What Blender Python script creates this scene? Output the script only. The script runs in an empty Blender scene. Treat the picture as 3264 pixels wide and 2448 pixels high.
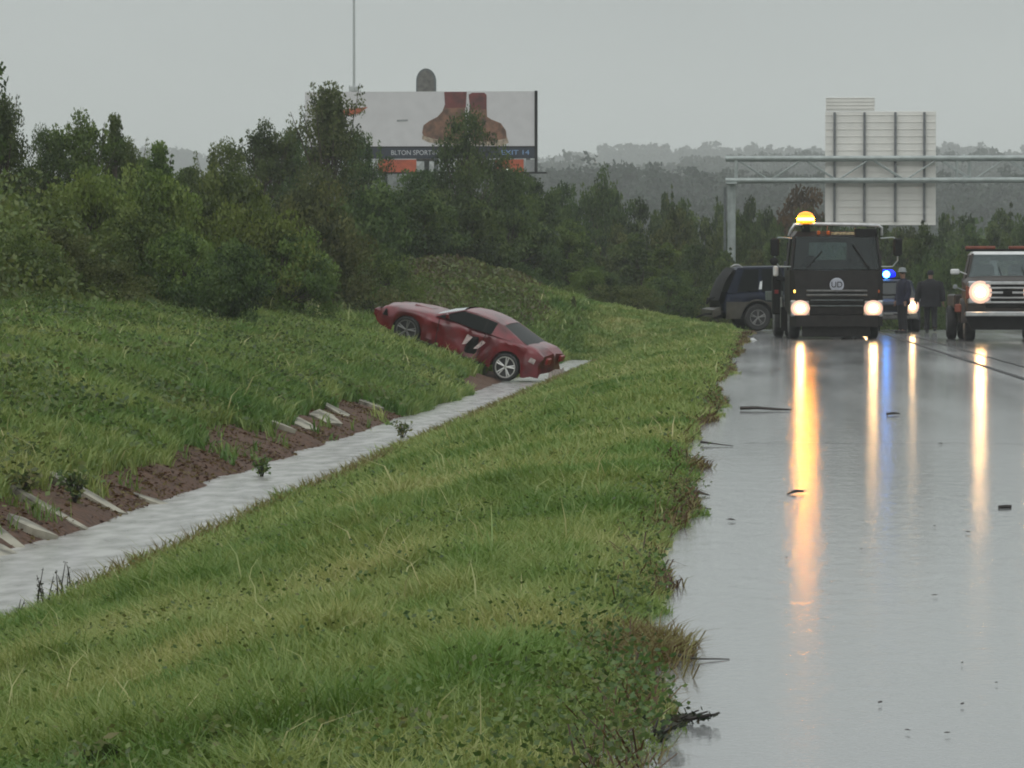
import bpy, bmesh, math, random
import numpy as np
from mathutils import Vector, Matrix, noise

R = math.radians
sc = bpy.context.scene
col = sc.collection
rng = np.random.default_rng(7)
random.seed(7)

# ------------------------------------------------------------------ camera
cam_d = bpy.data.cameras.new('camera')
cam = bpy.data.objects.new('camera', cam_d)
col.objects.link(cam)
cam.location = (0, 0, 1.15)
cam.rotation_euler = (R(90 - 1.385), 0, R(3.728))
cam_d.sensor_width = 36
cam_d.lens = 132.35
cam_d.clip_start = 0.1
cam_d.clip_end = 9000
sc.camera = cam
F = 8132.0
HAZE = 0.00042

# ------------------------------------------------------------------ world, sun, exposure
world = bpy.data.worlds.new('World')
sc.world = world
world.use_nodes = True
nt = world.node_tree
nt.nodes.clear()
wo = nt.nodes.new('ShaderNodeOutputWorld')
bg = nt.nodes.new('ShaderNodeBackground')
bg.inputs['Strength'].default_value = 0.112
sky = nt.nodes.new('ShaderNodeTexSky')
sky.sky_type = 'NISHITA'
sky.sun_disc = False
sky.sun_elevation = R(38)
sky.sun_rotation = R(200)
sky.dust_density = 6
tc = nt.nodes.new('ShaderNodeTexCoord')
sep = nt.nodes.new('ShaderNodeSeparateXYZ')
ramp = nt.nodes.new('ShaderNodeValToRGB')
el = ramp.color_ramp.elements
el[0].position = 0.0
el[0].color = (0.545, 0.585, 0.566, 1)
el[1].position = 1.0
el[1].color = (0.95, 1.0, 1.0, 1)
for p_, c_ in ((0.035, (0.53, 0.57, 0.553, 1)), (0.085, (0.44, 0.475, 0.468, 1)), (0.3, (0.62, 0.66, 0.66, 1))):
    e_ = el.new(p_)
    e_.color = c_
gain = nt.nodes.new('ShaderNodeVectorMath')
gain.operation = 'SCALE'
gain.inputs['Scale'].default_value = 10.0
cn = nt.nodes.new('ShaderNodeTexNoise')
cn.inputs['Scale'].default_value = 5.0
cn.inputs['Detail'].default_value = 4
cmap = nt.nodes.new('ShaderNodeMapping')
cmap.inputs['Scale'].default_value = (1, 1, 3.5)
crng = nt.nodes.new('ShaderNodeMapRange')
crng.inputs['From Min'].default_value = 0.3
crng.inputs['From Max'].default_value = 0.7
crng.inputs['To Min'].default_value = 9.5
crng.inputs['To Max'].default_value = 10.5
mixc = nt.nodes.new('ShaderNodeMixRGB')
mixc.inputs['Fac'].default_value = 0.96
L = nt.links.new
L(tc.outputs['Generated'], sep.inputs[0])
L(sep.outputs['Z'], ramp.inputs[0])
L(ramp.outputs[0], gain.inputs[0])
L(tc.outputs['Generated'], cmap.inputs[0])
L(cmap.outputs[0], cn.inputs['Vector'])
L(cn.outputs['Fac'], crng.inputs['Value'])
L(crng.outputs[0], gain.inputs['Scale'])
L(sky.outputs[0], mixc.inputs[1])
L(gain.outputs[0], mixc.inputs[2])
L(mixc.outputs[0], bg.inputs['Color'])
L(bg.outputs[0], wo.inputs['Surface'])

sun_d = bpy.data.lights.new('sun', 'SUN')
sun_d.energy = 0.5
sun_d.angle = R(40)
sun_d.color = (1, 0.98, 0.95)
sun = bpy.data.objects.new('sun', sun_d)
col.objects.link(sun)
sun.rotation_euler = (R(52), 0, R(-20))

vs = sc.view_settings
vs.view_transform = 'Standard'
vs.look = 'None'
vs.exposure = 0.0
vs.gamma = 1.0
cy = sc.cycles
cy.use_denoising = True
cy.max_bounces = 6
cy.diffuse_bounces = 2
cy.glossy_bounces = 3
cy.transmission_bounces = 4
cy.transparent_max_bounces = 8
cy.volume_bounces = 1
cy.sample_clamp_indirect = 6
cy.filter_width = 1.9


# ------------------------------------------------------------------ object helpers
def tag(o, label=None, cat=None, group=None, kind=None):
    if label: o['label'] = label
    if cat: o['category'] = cat
    if group: o['group'] = group
    if kind: o['kind'] = kind
    return o


def empty(name, loc=(0, 0, 0), rz=0.0, label=None, cat=None, group=None):
    o = bpy.data.objects.new(name, None)
    o.empty_display_size = 0.3
    o.location = loc
    o.rotation_euler = (0, 0, rz)
    col.objects.link(o)
    return tag(o, label, cat, group)


def link_mesh(name, me, mat, parent=None):
    o = bpy.data.objects.new(name, me)
    if mat: me.materials.append(mat)
    col.objects.link(o)
    if parent: o.parent = parent
    return o


def copy_tree(o, parent=None):
    c = o.copy()
    col.objects.link(c)
    c.parent = parent
    for ch in o.children:
        copy_tree(ch, c)
    return c


def np_mesh(name, verts, faces, attrs=None, smooth=False):
    """verts (N,3); faces list of (M,k) int arrays; attrs: name -> per-vertex float"""
    me = bpy.data.meshes.new(name)
    me.vertices.add(len(verts))
    me.vertices.foreach_set('co', np.asarray(verts, dtype=np.float32).ravel())
    faces = [np.asarray(f, dtype=np.int32) for f in faces if len(f)]
    idx = np.concatenate([f.ravel() for f in faces])
    tot = np.concatenate([np.full(len(f), f.shape[1], dtype=np.int32) for f in faces])
    start = np.concatenate([[0], np.cumsum(tot)[:-1]]).astype(np.int32)
    me.loops.add(len(idx))
    me.loops.foreach_set('vertex_index', idx)
    me.polygons.add(len(tot))
    me.polygons.foreach_set('loop_start', start)
    me.polygons.foreach_set('loop_total', tot)
    if smooth:
        me.polygons.foreach_set('use_smooth', np.ones(len(tot), dtype=bool))
    if attrs:
        for k, v in attrs.items():
            a = me.attributes.new(k, 'FLOAT', 'POINT')
            a.data.foreach_set('value', np.asarray(v, dtype=np.float32))
    me.update(calc_edges=True)
    return me


class MB:
    def __init__(self):
        self.v = []
        self.f = []

    def add(self, vs_, fs_):
        b = len(self.v)
        self.v += [tuple(p) for p in vs_]
        self.f += [tuple(i + b for i in f) for f in fs_]
        return self

    def box(self, c, s, ch=0.0, rot=None):
        hx, hy, hz = s[0] / 2, s[1] / 2, s[2] / 2
        if ch <= 0:
            pts = [(x, y, z) for x in (-hx, hx) for y in (-hy, hy) for z in (-hz, hz)]
        else:
            pts = []
            for sx in (-1, 1):
                for sy in (-1, 1):
                    for sz in (-1, 1):
                        pts += [(sx * (hx - ch), sy * (hy - ch), sz * hz), (sx * (hx - ch), sy * hy, sz * (hz - ch)), (sx * hx, sy * (hy - ch), sz * (hz - ch))]
        return self.hull([Vector(c) + ((rot @ Vector(p)) if rot else Vector(p)) for p in pts])

    def hull(self, pts):
        bm = bmesh.new()
        vv = [bm.verts.new(p) for p in pts]
        bmesh.ops.convex_hull(bm, input=vv)
        bmesh.ops.dissolve_limit(bm, angle_limit=0.02, verts=bm.verts, edges=bm.edges)
        bm.verts.index_update()
        vs_ = [tuple(v.co) for v in bm.verts]
        fs_ = [tuple(v.index for v in f.verts) for f in bm.faces]
        bm.free()
        return self.add(vs_, fs_)

    def tube(self, pts, r, n=8, cap=True):
        pts = [Vector(p) for p in pts]
        rs = r if isinstance(r, (list, tuple)) else [r] * len(pts)
        rings = []
        up = None
        for i, p in enumerate(pts):
            d = (pts[min(i + 1, len(pts) - 1)] - pts[max(i - 1, 0)])
            if d.length < 1e-9: d = Vector((0, 0, 1))
            d.normalize()
            if up is None:
                a = Vector((0, 0, 1)) if abs(d.z) < 0.9 else Vector((1, 0, 0))
                up = d.cross(a).normalized()
            else:
                up = (up - d * up.dot(d))
                up = up.normalized() if up.length > 1e-6 else d.orthogonal().normalized()
            w = d.cross(up)
            rings.append([p + (up * math.cos(t) + w * math.sin(t)) * rs[i] for t in [2 * math.pi * k / n for k in range(n)]])
        return self.loft(rings, closed=True, cap=cap)

    def loft(self, rings, closed=False, cap=False):
        n = len(rings[0])
        vs_ = [p for r_ in rings for p in r_]
        fs_ = []
        for i in range(len(rings) - 1):
            for j in range(n if closed else n - 1):
                k = (j + 1) % n
                fs_.append((i * n + j, i * n + k, (i + 1) * n + k, (i + 1) * n + j))
        if cap:
            fs_.append(tuple(reversed(range(n))))
            fs_.append(tuple(range((len(rings) - 1) * n, len(rings) * n)))
        return self.add(vs_, fs_)

    def lathe(self, prof, c=(0, 0, 0), axis='y', n=24, cap=True):
        """prof: (radius, along)"""
        rings = []
        for r_, a in prof:
            ring = []
            for k in range(n):
                t = 2 * math.pi * k / n
                u, w = r_ * math.cos(t), r_ * math.sin(t)
                if axis == 'y': p = (u, a, w)
                elif axis == 'x': p = (a, u, w)
                else: p = (u, w, a)
                ring.append((p[0] + c[0], p[1] + c[1], p[2] + c[2]))
            rings.append(ring)
        return self.loft(rings, closed=True, cap=cap)

    def prism(self, poly, a, b, plane='xz'):
        """outline poly in a plane, extruded from a to b along the third axis"""
        def P(u, v, w):
            return {'xz': (u, w, v), 'yz': (w, u, v), 'xy': (u, v, w)}[plane]
        n = len(poly)
        vs_ = [P(u, v, a) for u, v in poly] + [P(u, v, b) for u, v in poly]
        fs_ = [tuple(range(n)), tuple(reversed(range(n, 2 * n)))]
        fs_ += [(i, n + i, n + (i + 1) % n, (i + 1) % n) for i in range(n)]
        return self.add(vs_, fs_)

    def build(self, name, mat, parent=None, smooth=False, autos=False):
        me = bpy.data.meshes.new(name)
        me.from_pydata(self.v, [], self.f)
        bm = bmesh.new()
        bm.from_mesh(me)
        bmesh.ops.recalc_face_normals(bm, faces=bm.faces)
        if smooth:
            for f in bm.faces: f.smooth = True
            for e in bm.edges:
                if len(e.link_faces) == 2 and e.calc_face_angle(0) > R(38): e.smooth = False
        bm.to_mesh(me)
        bm.free()
        return link_mesh(name, me, mat, parent)


# ------------------------------------------------------------------ materials
def newmat(name):
    m = bpy.data.materials.new(name)
    m.use_nodes = True
    return m, m.node_tree, m.node_tree.nodes['Principled BSDF']


def pmat(name, c, rough=0.5, metal=0.0, var=0.12, scale=6.0, bump=0.0, spec=0.5, dirt=None, coat=0.0):
    m, t, b = newmat(name)
    b.inputs['Roughness'].default_value = rough
    b.inputs['Metallic'].default_value = metal
    b.inputs['Specular IOR Level'].default_value = spec
    b.inputs['Coat Weight'].default_value = coat
    b.inputs['Coat Roughness'].default_value = 0.06
    co = t.nodes.new('ShaderNodeTexCoord')
    n = t.nodes.new('ShaderNodeTexNoise')
    n.inputs['Scale'].default_value = scale
    n.inputs['Detail'].default_value = 5
    t.links.new(co.outputs['Object'], n.inputs['Vector'])
    r = t.nodes.new('ShaderNodeValToRGB')
    lo = tuple(max(0, x * (1 - var)) for x in c) + (1,)
    hi = tuple(min(1, x * (1 + var)) for x in c) + (1,)
    if dirt: lo = tuple(dirt) + (1,)
    r.color_ramp.elements[0].position = 0.36
    r.color_ramp.elements[0].color = lo
    r.color_ramp.elements[1].position = 0.62
    r.color_ramp.elements[1].color = hi
    t.links.new(n.outputs['Fac'], r.inputs[0])
    t.links.new(r.outputs[0], b.inputs['Base Color'])
    if bump:
        bp = t.nodes.new('ShaderNodeBump')
        bp.inputs['Strength'].default_value = bump
        bp.inputs['Distance'].default_value = 0.02
        t.links.new(n.outputs['Fac'], bp.inputs['Height'])
        t.links.new(bp.outputs[0], b.inputs['Normal'])
    return m


def emat(name, c, s, base=(0.8, 0.8, 0.8), edge=None):
    """evenly emissive surface, for lit lamps and the halos painted around them"""
    m, t, b = newmat(name)
    b.inputs['Base Color'].default_value = tuple(base) + (1,)
    b.inputs['Roughness'].default_value = 0.2
    b.inputs['Emission Color'].default_value = tuple(c) + (1,)
    b.inputs['Emission Strength'].default_value = s
    return m


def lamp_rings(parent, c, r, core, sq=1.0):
    """a lit lamp facing +x: hot lens, then two emissive rings that paint its warm halo"""
    for nm, r0, r1, x, mt in (('lens', 0, .42, .035, core), ('halo_ring', .42, .74, .025, 'halo_inner'), ('rim', .74, 1.0, .015, 'halo_outer')):  # both outer rings are painted glow, not parts of the lamp
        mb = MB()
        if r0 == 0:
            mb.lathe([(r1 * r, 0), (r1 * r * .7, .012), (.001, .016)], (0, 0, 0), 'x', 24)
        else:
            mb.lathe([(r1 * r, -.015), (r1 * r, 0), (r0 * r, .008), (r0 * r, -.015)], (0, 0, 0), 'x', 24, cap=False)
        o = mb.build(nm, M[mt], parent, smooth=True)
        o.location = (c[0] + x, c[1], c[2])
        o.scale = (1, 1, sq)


def glassmat(name, tint=(0.75, 0.8, 0.8), fac=0.12):
    """thin pane: mostly see-through, with a fresnel gloss"""
    m, t, b = newmat(name)
    t.nodes.remove(b)
    out = [n for n in t.nodes if n.type == 'OUTPUT_MATERIAL'][0]
    tr = t.nodes.new('ShaderNodeBsdfTransparent')
    tr.inputs[0].default_value = tuple(tint) + (1,)
    gl = t.nodes.new('ShaderNodeBsdfGlossy')
    gl.inputs[0].default_value = (0.5, 0.52, 0.52, 1)
    gl.inputs['Roughness'].default_value = 0.06
    fr = t.nodes.new('ShaderNodeFresnel')
    fr.inputs[0].default_value = 1.45
    ad = t.nodes.new('ShaderNodeMath')
    ad.operation = 'ADD'
    ad.inputs[1].default_value = fac
    mx = t.nodes.new('ShaderNodeMixShader')
    t.links.new(fr.outputs[0], ad.inputs[0])
    t.links.new(ad.outputs[0], mx.inputs[0])
    t.links.new(tr.outputs[0], mx.inputs[1])
    t.links.new(gl.outputs[0], mx.inputs[2])
    t.links.new(mx.outputs[0], out.inputs[0])
    return m


def leafmat(name, cols, trans=0.3, rough=0.55, patch=0.6, patchcols=None, objvar=0.0, gloss=0.25):
    """foliage: colour from the per-leaf 'tint' attribute and from world-space patches"""
    m, t, b = newmat(name)
    at = t.nodes.new('ShaderNodeAttribute')
    at.attribute_name = 'tint'
    r = t.nodes.new('ShaderNodeValToRGB')
    e = r.color_ramp.elements
    e[0].position = 0
    e[0].color = tuple(cols[0]) + (1,)
    e[1].position = 1
    e[1].color = tuple(cols[-1]) + (1,)
    for i, c in enumerate(cols[1:-1]):
        x = e.new((i + 1) / (len(cols) - 1))
        x.color = tuple(c) + (1,)
    t.links.new(at.outputs['Fac'], r.inputs[0])
    colout = r.outputs[0]
    if patchcols:
        g = t.nodes.new('ShaderNodeNewGeometry')
        n = t.nodes.new('ShaderNodeTexNoise')
        n.inputs['Scale'].default_value = patch
        n.inputs['Detail'].default_value = 7
        n.inputs['Roughness'].default_value = 0.65
        t.links.new(g.outputs['Position'], n.inputs['Vector'])
        r2 = t.nodes.new('ShaderNodeValToRGB')
        q = r2.color_ramp.elements
        q[0].position = 0.38
        q[0].color = tuple(patchcols[0]) + (1,)
        q[1].position = 0.62
        q[1].color = tuple(patchcols[1]) + (1,)
        mu = t.nodes.new('ShaderNodeMixRGB')
        mu.blend_type = 'MULTIPLY'
        mu.inputs[0].default_value = 1.0
        t.links.new(n.outputs['Fac'], r2.inputs[0])
        t.links.new(colout, mu.inputs[1])
        t.links.new(r2.outputs[0], mu.inputs[2])
        colout = mu.outputs[0]
    if objvar:
        oi = t.nodes.new('ShaderNodeObjectInfo')
        hs = t.nodes.new('ShaderNodeHueSaturation')
        mr = t.nodes.new('ShaderNodeMapRange')
        mr.inputs['To Min'].default_value = 1 - objvar
        mr.inputs['To Max'].default_value = 1 + objvar
        mh = t.nodes.new('ShaderNodeMapRange')
        mh.inputs['To Min'].default_value = 0.485
        mh.inputs['To Max'].default_value = 0.515
        t.links.new(oi.outputs['Random'], mr.inputs[0])
        t.links.new(oi.outputs['Random'], mh.inputs[0])
        t.links.new(mr.outputs[0], hs.inputs['Value'])
        t.links.new(mh.outputs[0], hs.inputs['Hue'])
        t.links.new(colout, hs.inputs['Color'])
        colout = hs.outputs[0]
    t.nodes.remove(b)
    out = [n for n in t.nodes if n.type == 'OUTPUT_MATERIAL'][0]
    df = t.nodes.new('ShaderNodeBsdfDiffuse')
    tl = t.nodes.new('ShaderNodeBsdfTranslucent')
    mx = t.nodes.new('ShaderNodeMixShader')
    mx.inputs[0].default_value = trans
    t.links.new(colout, df.inputs[0])
    t.links.new(colout, tl.inputs[0])
    t.links.new(df.outputs[0], mx.inputs[1])
    t.links.new(tl.outputs[0], mx.inputs[2])
    gs = t.nodes.new('ShaderNodeBsdfGlossy')
    gs.inputs['Roughness'].default_value = 0.5
    gs.inputs[0].default_value = (0.8, 0.85, 0.8, 1)
    m2 = t.nodes.new('ShaderNodeMixShader')
    m2.inputs[0].default_value = 0.05 * gloss / 0.25
    t.links.new(mx.outputs[0], m2.inputs[1])
    t.links.new(gs.outputs[0], m2.inputs[2])
    t.links.new(m2.outputs[0], out.inputs[0])
    return m


M = {}
M['black'] = pmat('black_paint', (0.012, 0.012, 0.014), 0.3, var=0.4, coat=0.5)
M['rubber'] = pmat('rubber', (0.018, 0.018, 0.018), 0.7, var=0.3)
M['dark'] = pmat('dark_plastic', (0.008, 0.008, 0.008), 0.7, spec=0.25, var=0.3)
M['chrome'] = pmat('chrome', (0.5, 0.5, 0.5), 0.32, metal=1, var=0.1)
M['steel'] = pmat('galvanised_steel', (0.36, 0.4, 0.39), 0.45, metal=0.3, var=0.12, scale=3)
M['darksteel'] = pmat('dark_steel', (0.10, 0.115, 0.115), 0.5, metal=0.2, var=0.2)
M['whitepaint'] = pmat('white_paint', (0.6, 0.6, 0.6), 0.3, var=0.06, coat=0.4)
M['silver'] = pmat('silver_paint', (0.30, 0.30, 0.30), 0.35, metal=0.3, var=0.1, coat=0.4)
M['red'] = pmat('red_paint', (0.125, 0.005, 0.011), 0.38, var=0.4, scale=2.5, coat=0.45, bump=0.35)
M['bluepaint'] = pmat('blue_paint', (0.006, 0.010, 0.024), 0.5, var=0.2, scale=3, spec=0.2)
M['tan'] = pmat('tan_cladding', (0.055, 0.05, 0.04), 0.5, var=0.2, scale=4)
M['darkglass'] = pmat('dark_glass', (0.004, 0.006, 0.006), 0.35, var=0.1, spec=0.1)
M['wetglass'] = pmat('wet_windscreen', (0.012, 0.016, 0.016), 0.2, var=0.1, spec=0.35)
M['glass'] = glassmat('clear_glass', (0.70, 0.76, 0.76), 0.02)
M['glassblue'] = glassmat('blue_glass', (0.75, 0.85, 0.95), 0.08)
M['headlight'] = emat('headlight_glow', (1.0, 0.58, 0.24), 80)
M['headlight_far'] = emat('headlight_glow_far', (1.0, 0.62, 0.28), 45)
M['beacon'] = emat('beacon_glow', (1.0, 0.32, 0.004), 170)
M['halo_inner'] = emat('lamp_halo_inner', (1.0, 0.52, 0.20), 1.5)  # halo glow painted around the headlamps, brighter inside, dim amber outside
M['halo_outer'] = emat('lamp_halo_outer', (1.0, 0.34, 0.09), 0.6)
M['dome'] = emat('amber_dome_glow', (1.0, 0.27, 0.01), 1.9, base=(0.6, 0.2, 0.02))
M['turn'] = emat('turn_glow', (1.0, 0.55, 0.02), 4)
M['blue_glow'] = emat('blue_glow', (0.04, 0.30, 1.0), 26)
M['blue_lens_halo'] = emat('blue_lens_halo', (0.0, 0.015, 1.0), 1.6, base=(0.01, 0.02, 0.4))  # emissive so the lens also paints the blue halo
M['flood'] = emat('floodlight_glow', (0.9, 1.0, 0.85), 2.2)
M['amber'] = pmat('amber_plastic', (0.45, 0.09, 0.01), 0.35, var=0.15)
M['orange'] = pmat('orange_plastic', (0.17, 0.04, 0.02), 0.4, var=0.15)
M['redlens'] = pmat('red_lens', (0.2, 0.01, 0.008), 0.3, var=0.1)
M['skin'] = pmat('skin', (0.22, 0.12, 0.08), 0.55, var=0.1)
M['cloth_dark'] = pmat('dark_cloth', (0.009, 0.009, 0.012), 0.9, var=0.3)
M['cloth_navy'] = pmat('navy_cloth', (0.010, 0.011, 0.026), 0.9, var=0.3)
M['hair'] = pmat('dark_hair', (0.015, 0.012, 0.01), 0.7, var=0.2)
M['hat'] = pmat('hat_cover', (0.22, 0.24, 0.25), 0.5, var=0.1)
M['bark'] = pmat('bark', (0.07, 0.055, 0.042), 0.9, var=0.4, scale=9)
M['twig'] = pmat('wet_twig', (0.03, 0.024, 0.02), 0.5, var=0.4, scale=20)
M['concrete_slab'] = pmat('weathered_concrete', (0.24, 0.225, 0.18), 0.75, var=0.55, scale=5, bump=0.5)
M['dullsteel'] = pmat('dull_steel', (0.16, 0.16, 0.155), 0.45, metal=0.5, var=0.2)
M['litter'] = pmat('white_litter', (0.6, 0.62, 0.62), 0.5, var=0.1)


def text_mesh(name, fc, parent, loc, rot, wd=None):
    tmp = bpy.data.objects.new('tmp_text', fc)
    col.objects.link(tmp)
    bpy.context.view_layer.update()
    me = bpy.data.meshes.new_from_object(tmp.evaluated_get(bpy.context.evaluated_depsgraph_get()))
    bpy.data.objects.remove(tmp)
    o = bpy.data.objects.new(name, me)
    col.objects.link(o)
    o.parent = parent
    o.location = loc
    o.rotation_euler = rot
    if wd:
        xs_ = [v.co.x for v in me.vertices]
        o.scale = (wd / (max(xs_) - min(xs_)), 1, 1)
    return o


# ------------------------------------------------------------------ terrain
PX = np.array([-400, -60, -40, -26, -20, -14, -10, -8.2, -6.9, -6.2, -5.85, -4.75, -4.3, -3.0, -1.6, -0.5, -0.25, 0.0, 14, 18, 60, 400], float)
PZ = np.array([14, 7, 5.2, 3.4, 2.2, 0.85, 0.18, -0.12, -0.60, -0.84, -1.0, -1.0, -0.86, -0.42, -0.12, 0.0, -0.01, -0.03, -0.03, 0.2, 3, 14], float)
QX = np.array([-400, -60, -30, -14, -9, -5, -0.3, 0.0, 14, 18, 60, 400], float)
QZ = np.array([10, 6.0, 4.2, 2.5, 1.75, 0.95, 0.02, -0.03, -0.03, 0.1, 1.0, 5], float)
VY = np.array([-100, 118, 126, 140, 160, 200, 260, 340, 560, 860, 1000, 1180, 1500, 1700, 2100, 2560, 2700, 3200], float)
VZ = np.array([0, 0, -0.22, -1.0, -2.3, -5.2, -8.0, -11, -4, 15, 17, 14, 40, 42, 40, 82, 84, 40], float)


def hn(x, y, s, seed=0.0):
    return noise.noise(Vector((x * s + seed, y * s - seed, seed * 0.7)))


def vnoise(x, y, s, seed):
    """cheap smooth 2-D value noise, vectorised, 0..1"""
    x = x * s + seed * 17.3
    y = y * s - seed * 9.1
    xi, yi = np.floor(x).astype(np.int64), np.floor(y).astype(np.int64)
    xf, yf = x - xi, y - yi
    xf = xf * xf * (3 - 2 * xf); yf = yf * yf * (3 - 2 * yf)
    def h(a, b_):
        q = (a * 374761393 + b_ * 668265263 + int(seed * 1013)) & 0x7fffffff
        q = ((q ^ (q >> 13)) * 1274126177) & 0x7fffffff
        return (q & 0xffff) / 65535.0
    return (h(xi, yi) * (1 - xf) + h(xi + 1, yi) * xf) * (1 - yf) + (h(xi, yi + 1) * (1 - xf) + h(xi + 1, yi + 1) * xf) * yf


def ground_z(x, y):
    x = np.asarray(x, float)
    y = np.asarray(y, float)
    a = np.interp(x, PX, PZ)
    b = np.interp(x, QX, QZ)
    t = np.clip((y - 116) / 12.0, 0, 1)
    t = t * t * (3 - 2 * t)
    base = a * (1 - t) + b * t
    # the hill shape fades out into the valley beyond the brow
    u = np.clip((y - 150) / 110.0, 0, 1)
    base = base * (1 - u)
    roll = (3.5 * np.sin(x * 0.012 + 1.3) + 2.0 * np.sin(x * 0.033 + y * 0.004)) * np.clip((y - 400) / 600, 0, 1)
    w = np.clip((-x - 6.5) / 2, 0, 1) * (1 - u) + np.clip((x - 15) / 3, 0, 1)
    bmp = 0.05 * np.sin(x * 1.7 + np.sin(y * 0.9)) * np.sin(y * 0.8 + 0.7 * x) * w
    so = np.clip((-5.85 - x) / 0.2, 0, 1) * np.clip((x + 7.6) / 0.5, 0, 1) * (1 - t)
    bmp = bmp + so * (0.14 * (vnoise(x, y, 0.9, 51) - .5) + 0.05 * (vnoise(x, y, 3.0, 52) - .5))
    wb = np.clip((-0.6 - x) / 0.6, 0, 1) * np.clip((x + 4.3) / 0.4, 0, 1) * (1 - t)
    bmp = bmp + 0.035 * np.sin(x * 2.3 + 0.6 * y) * np.sin(y * 0.55 + x) * wb
    return base + np.interp(y, VY, VZ) + roll + bmp


def gz(x, y): return float(ground_z(x, y))


def spaced(segs):
    out = [segs[0][0]]
    for a, b, st in segs:
        n = max(1, int(round((b - a) / st)))
        out += list(np.linspace(a, b, n + 1)[1:])
    return np.array(out)


gx = spaced([(-900, -100, 40), (-100, -30, 5), (-30, -14, 0.8), (-14, -6.9, 0.3), (-6.9, -0.1, 0.1), (-0.1, 14, 1.2), (14, 60, 3), (60, 900, 40)])
gy = spaced([(-40, 0, 5), (0, 24, 0.5), (24, 90, 0.25), (90, 160, 0.8), (160, 500, 6), (500, 3200, 40)])
X, Y = np.meshgrid(gx, gy)
Z = ground_z(X, Y)
# ground lies 6 cm lower beneath the road slab
Z = Z - 0.06 * ((X > 0.05) & (X < 13.6))
nx, ny = len(gx), len(gy)
ii = np.arange((ny - 1) * (nx - 1))
r_, c_ = ii // (nx - 1), ii % (nx - 1)
a_ = r_ * nx + c_
gm = np_mesh('ground', np.stack([X.ravel(), Y.ravel(), Z.ravel()], 1), [np.stack([a_, a_ + 1, a_ + nx + 1, a_ + nx], 1)], smooth=True)

m, t, b = newmat('soil_and_turf')
b.inputs['Roughness'].default_value = 0.85
g = t.nodes.new('ShaderNodeNewGeometry')
n1 = t.nodes.new('ShaderNodeTexNoise'); n1.inputs['Scale'].default_value = 1.3; n1.inputs['Detail'].default_value = 8
n2 = t.nodes.new('ShaderNodeTexNoise'); n2.inputs['Scale'].default_value = 14; n2.inputs['Detail'].default_value = 6
sx = t.nodes.new('ShaderNodeSeparateXYZ')
t.links.new(g.outputs['Position'], n1.inputs['Vector'])
t.links.new(g.outputs['Position'], n2.inputs['Vector'])
t.links.new(g.outputs['Position'], sx.inputs[0])
ra = t.nodes.new('ShaderNodeValToRGB')
ra.color_ramp.elements[0].position = 0.35; ra.color_ramp.elements[0].color = (0.030, 0.036, 0.012, 1)
ra.color_ramp.elements[1].position = 0.65; ra.color_ramp.elements[1].color = (0.055, 0.075, 0.02, 1)
rb = t.nodes.new('ShaderNodeValToRGB')
rb.color_ramp.elements[0].position = 0.3; rb.color_ramp.elements[0].color = (0.045, 0.022, 0.013, 1)
rb.color_ramp.elements[1].position = 0.7; rb.color_ramp.elements[1].color = (0.13, 0.062, 0.032, 1)
t.links.new(n1.outputs['Fac'], ra.inputs[0])
t.links.new(n2.outputs['Fac'], rb.inputs[0])
mr = t.nodes.new('ShaderNodeMapRange')      # soil band beside the channel
mr.inputs['From Min'].default_value = -7.6; mr.inputs['From Max'].default_value = -7.0
mr2 = t.nodes.new('ShaderNodeMapRange')
mr2.inputs['From Min'].default_value = -4.5; mr2.inputs['From Max'].default_value = -4.8
mm = t.nodes.new('ShaderNodeMath'); mm.operation = 'MULTIPLY'
t.links.new(sx.outputs['X'], mr.inputs[0]); t.links.new(sx.outputs['X'], mr2.inputs[0])
t.links.new(mr.outputs[0], mm.inputs[0]); t.links.new(mr2.outputs[0], mm.inputs[1])
mx = t.nodes.new('ShaderNodeMixRGB')
t.links.new(mm.outputs[0], mx.inputs[0]); t.links.new(ra.outputs[0], mx.inputs[1]); t.links.new(rb.outputs[0], mx.inputs[2])
t.links.new(mx.outputs[0], b.inputs['Base Color'])
bp = t.nodes.new('ShaderNodeBump'); bp.inputs['Strength'].default_value = 0.8; bp.inputs['Distance'].default_value = 0.06
t.links.new(n2.outputs['Fac'], bp.inputs['Height']); t.links.new(bp.outputs[0], b.inputs['Normal'])
M['ground'] = m
tag(link_mesh('ground', gm, M['ground']), kind='structure')


def strip(name, mat, x0f, x1f, ys, zoff, kind='structure', nx_=6, crown=0.0):
    """a sheet between two x-lines following the road level"""
    vs_, fs_ = [], []
    for y in ys:
        a, b_ = x0f(y), x1f(y)
        for k in range(nx_ + 1):
            x = a + (b_ - a) * k / nx_
            vs_.append((x, y, float(np.interp(y, VY, VZ)) + zoff))
    for i in range(len(ys) - 1):
        for k in range(nx_):
            q = i * (nx_ + 1) + k
            fs_.append((q, q + 1, q + nx_ + 2, q + nx_ + 1))
    mb = MB().add(vs_, fs_)
    o = mb.build(name, mat, smooth=True)
    return tag(o, kind=kind)


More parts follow.
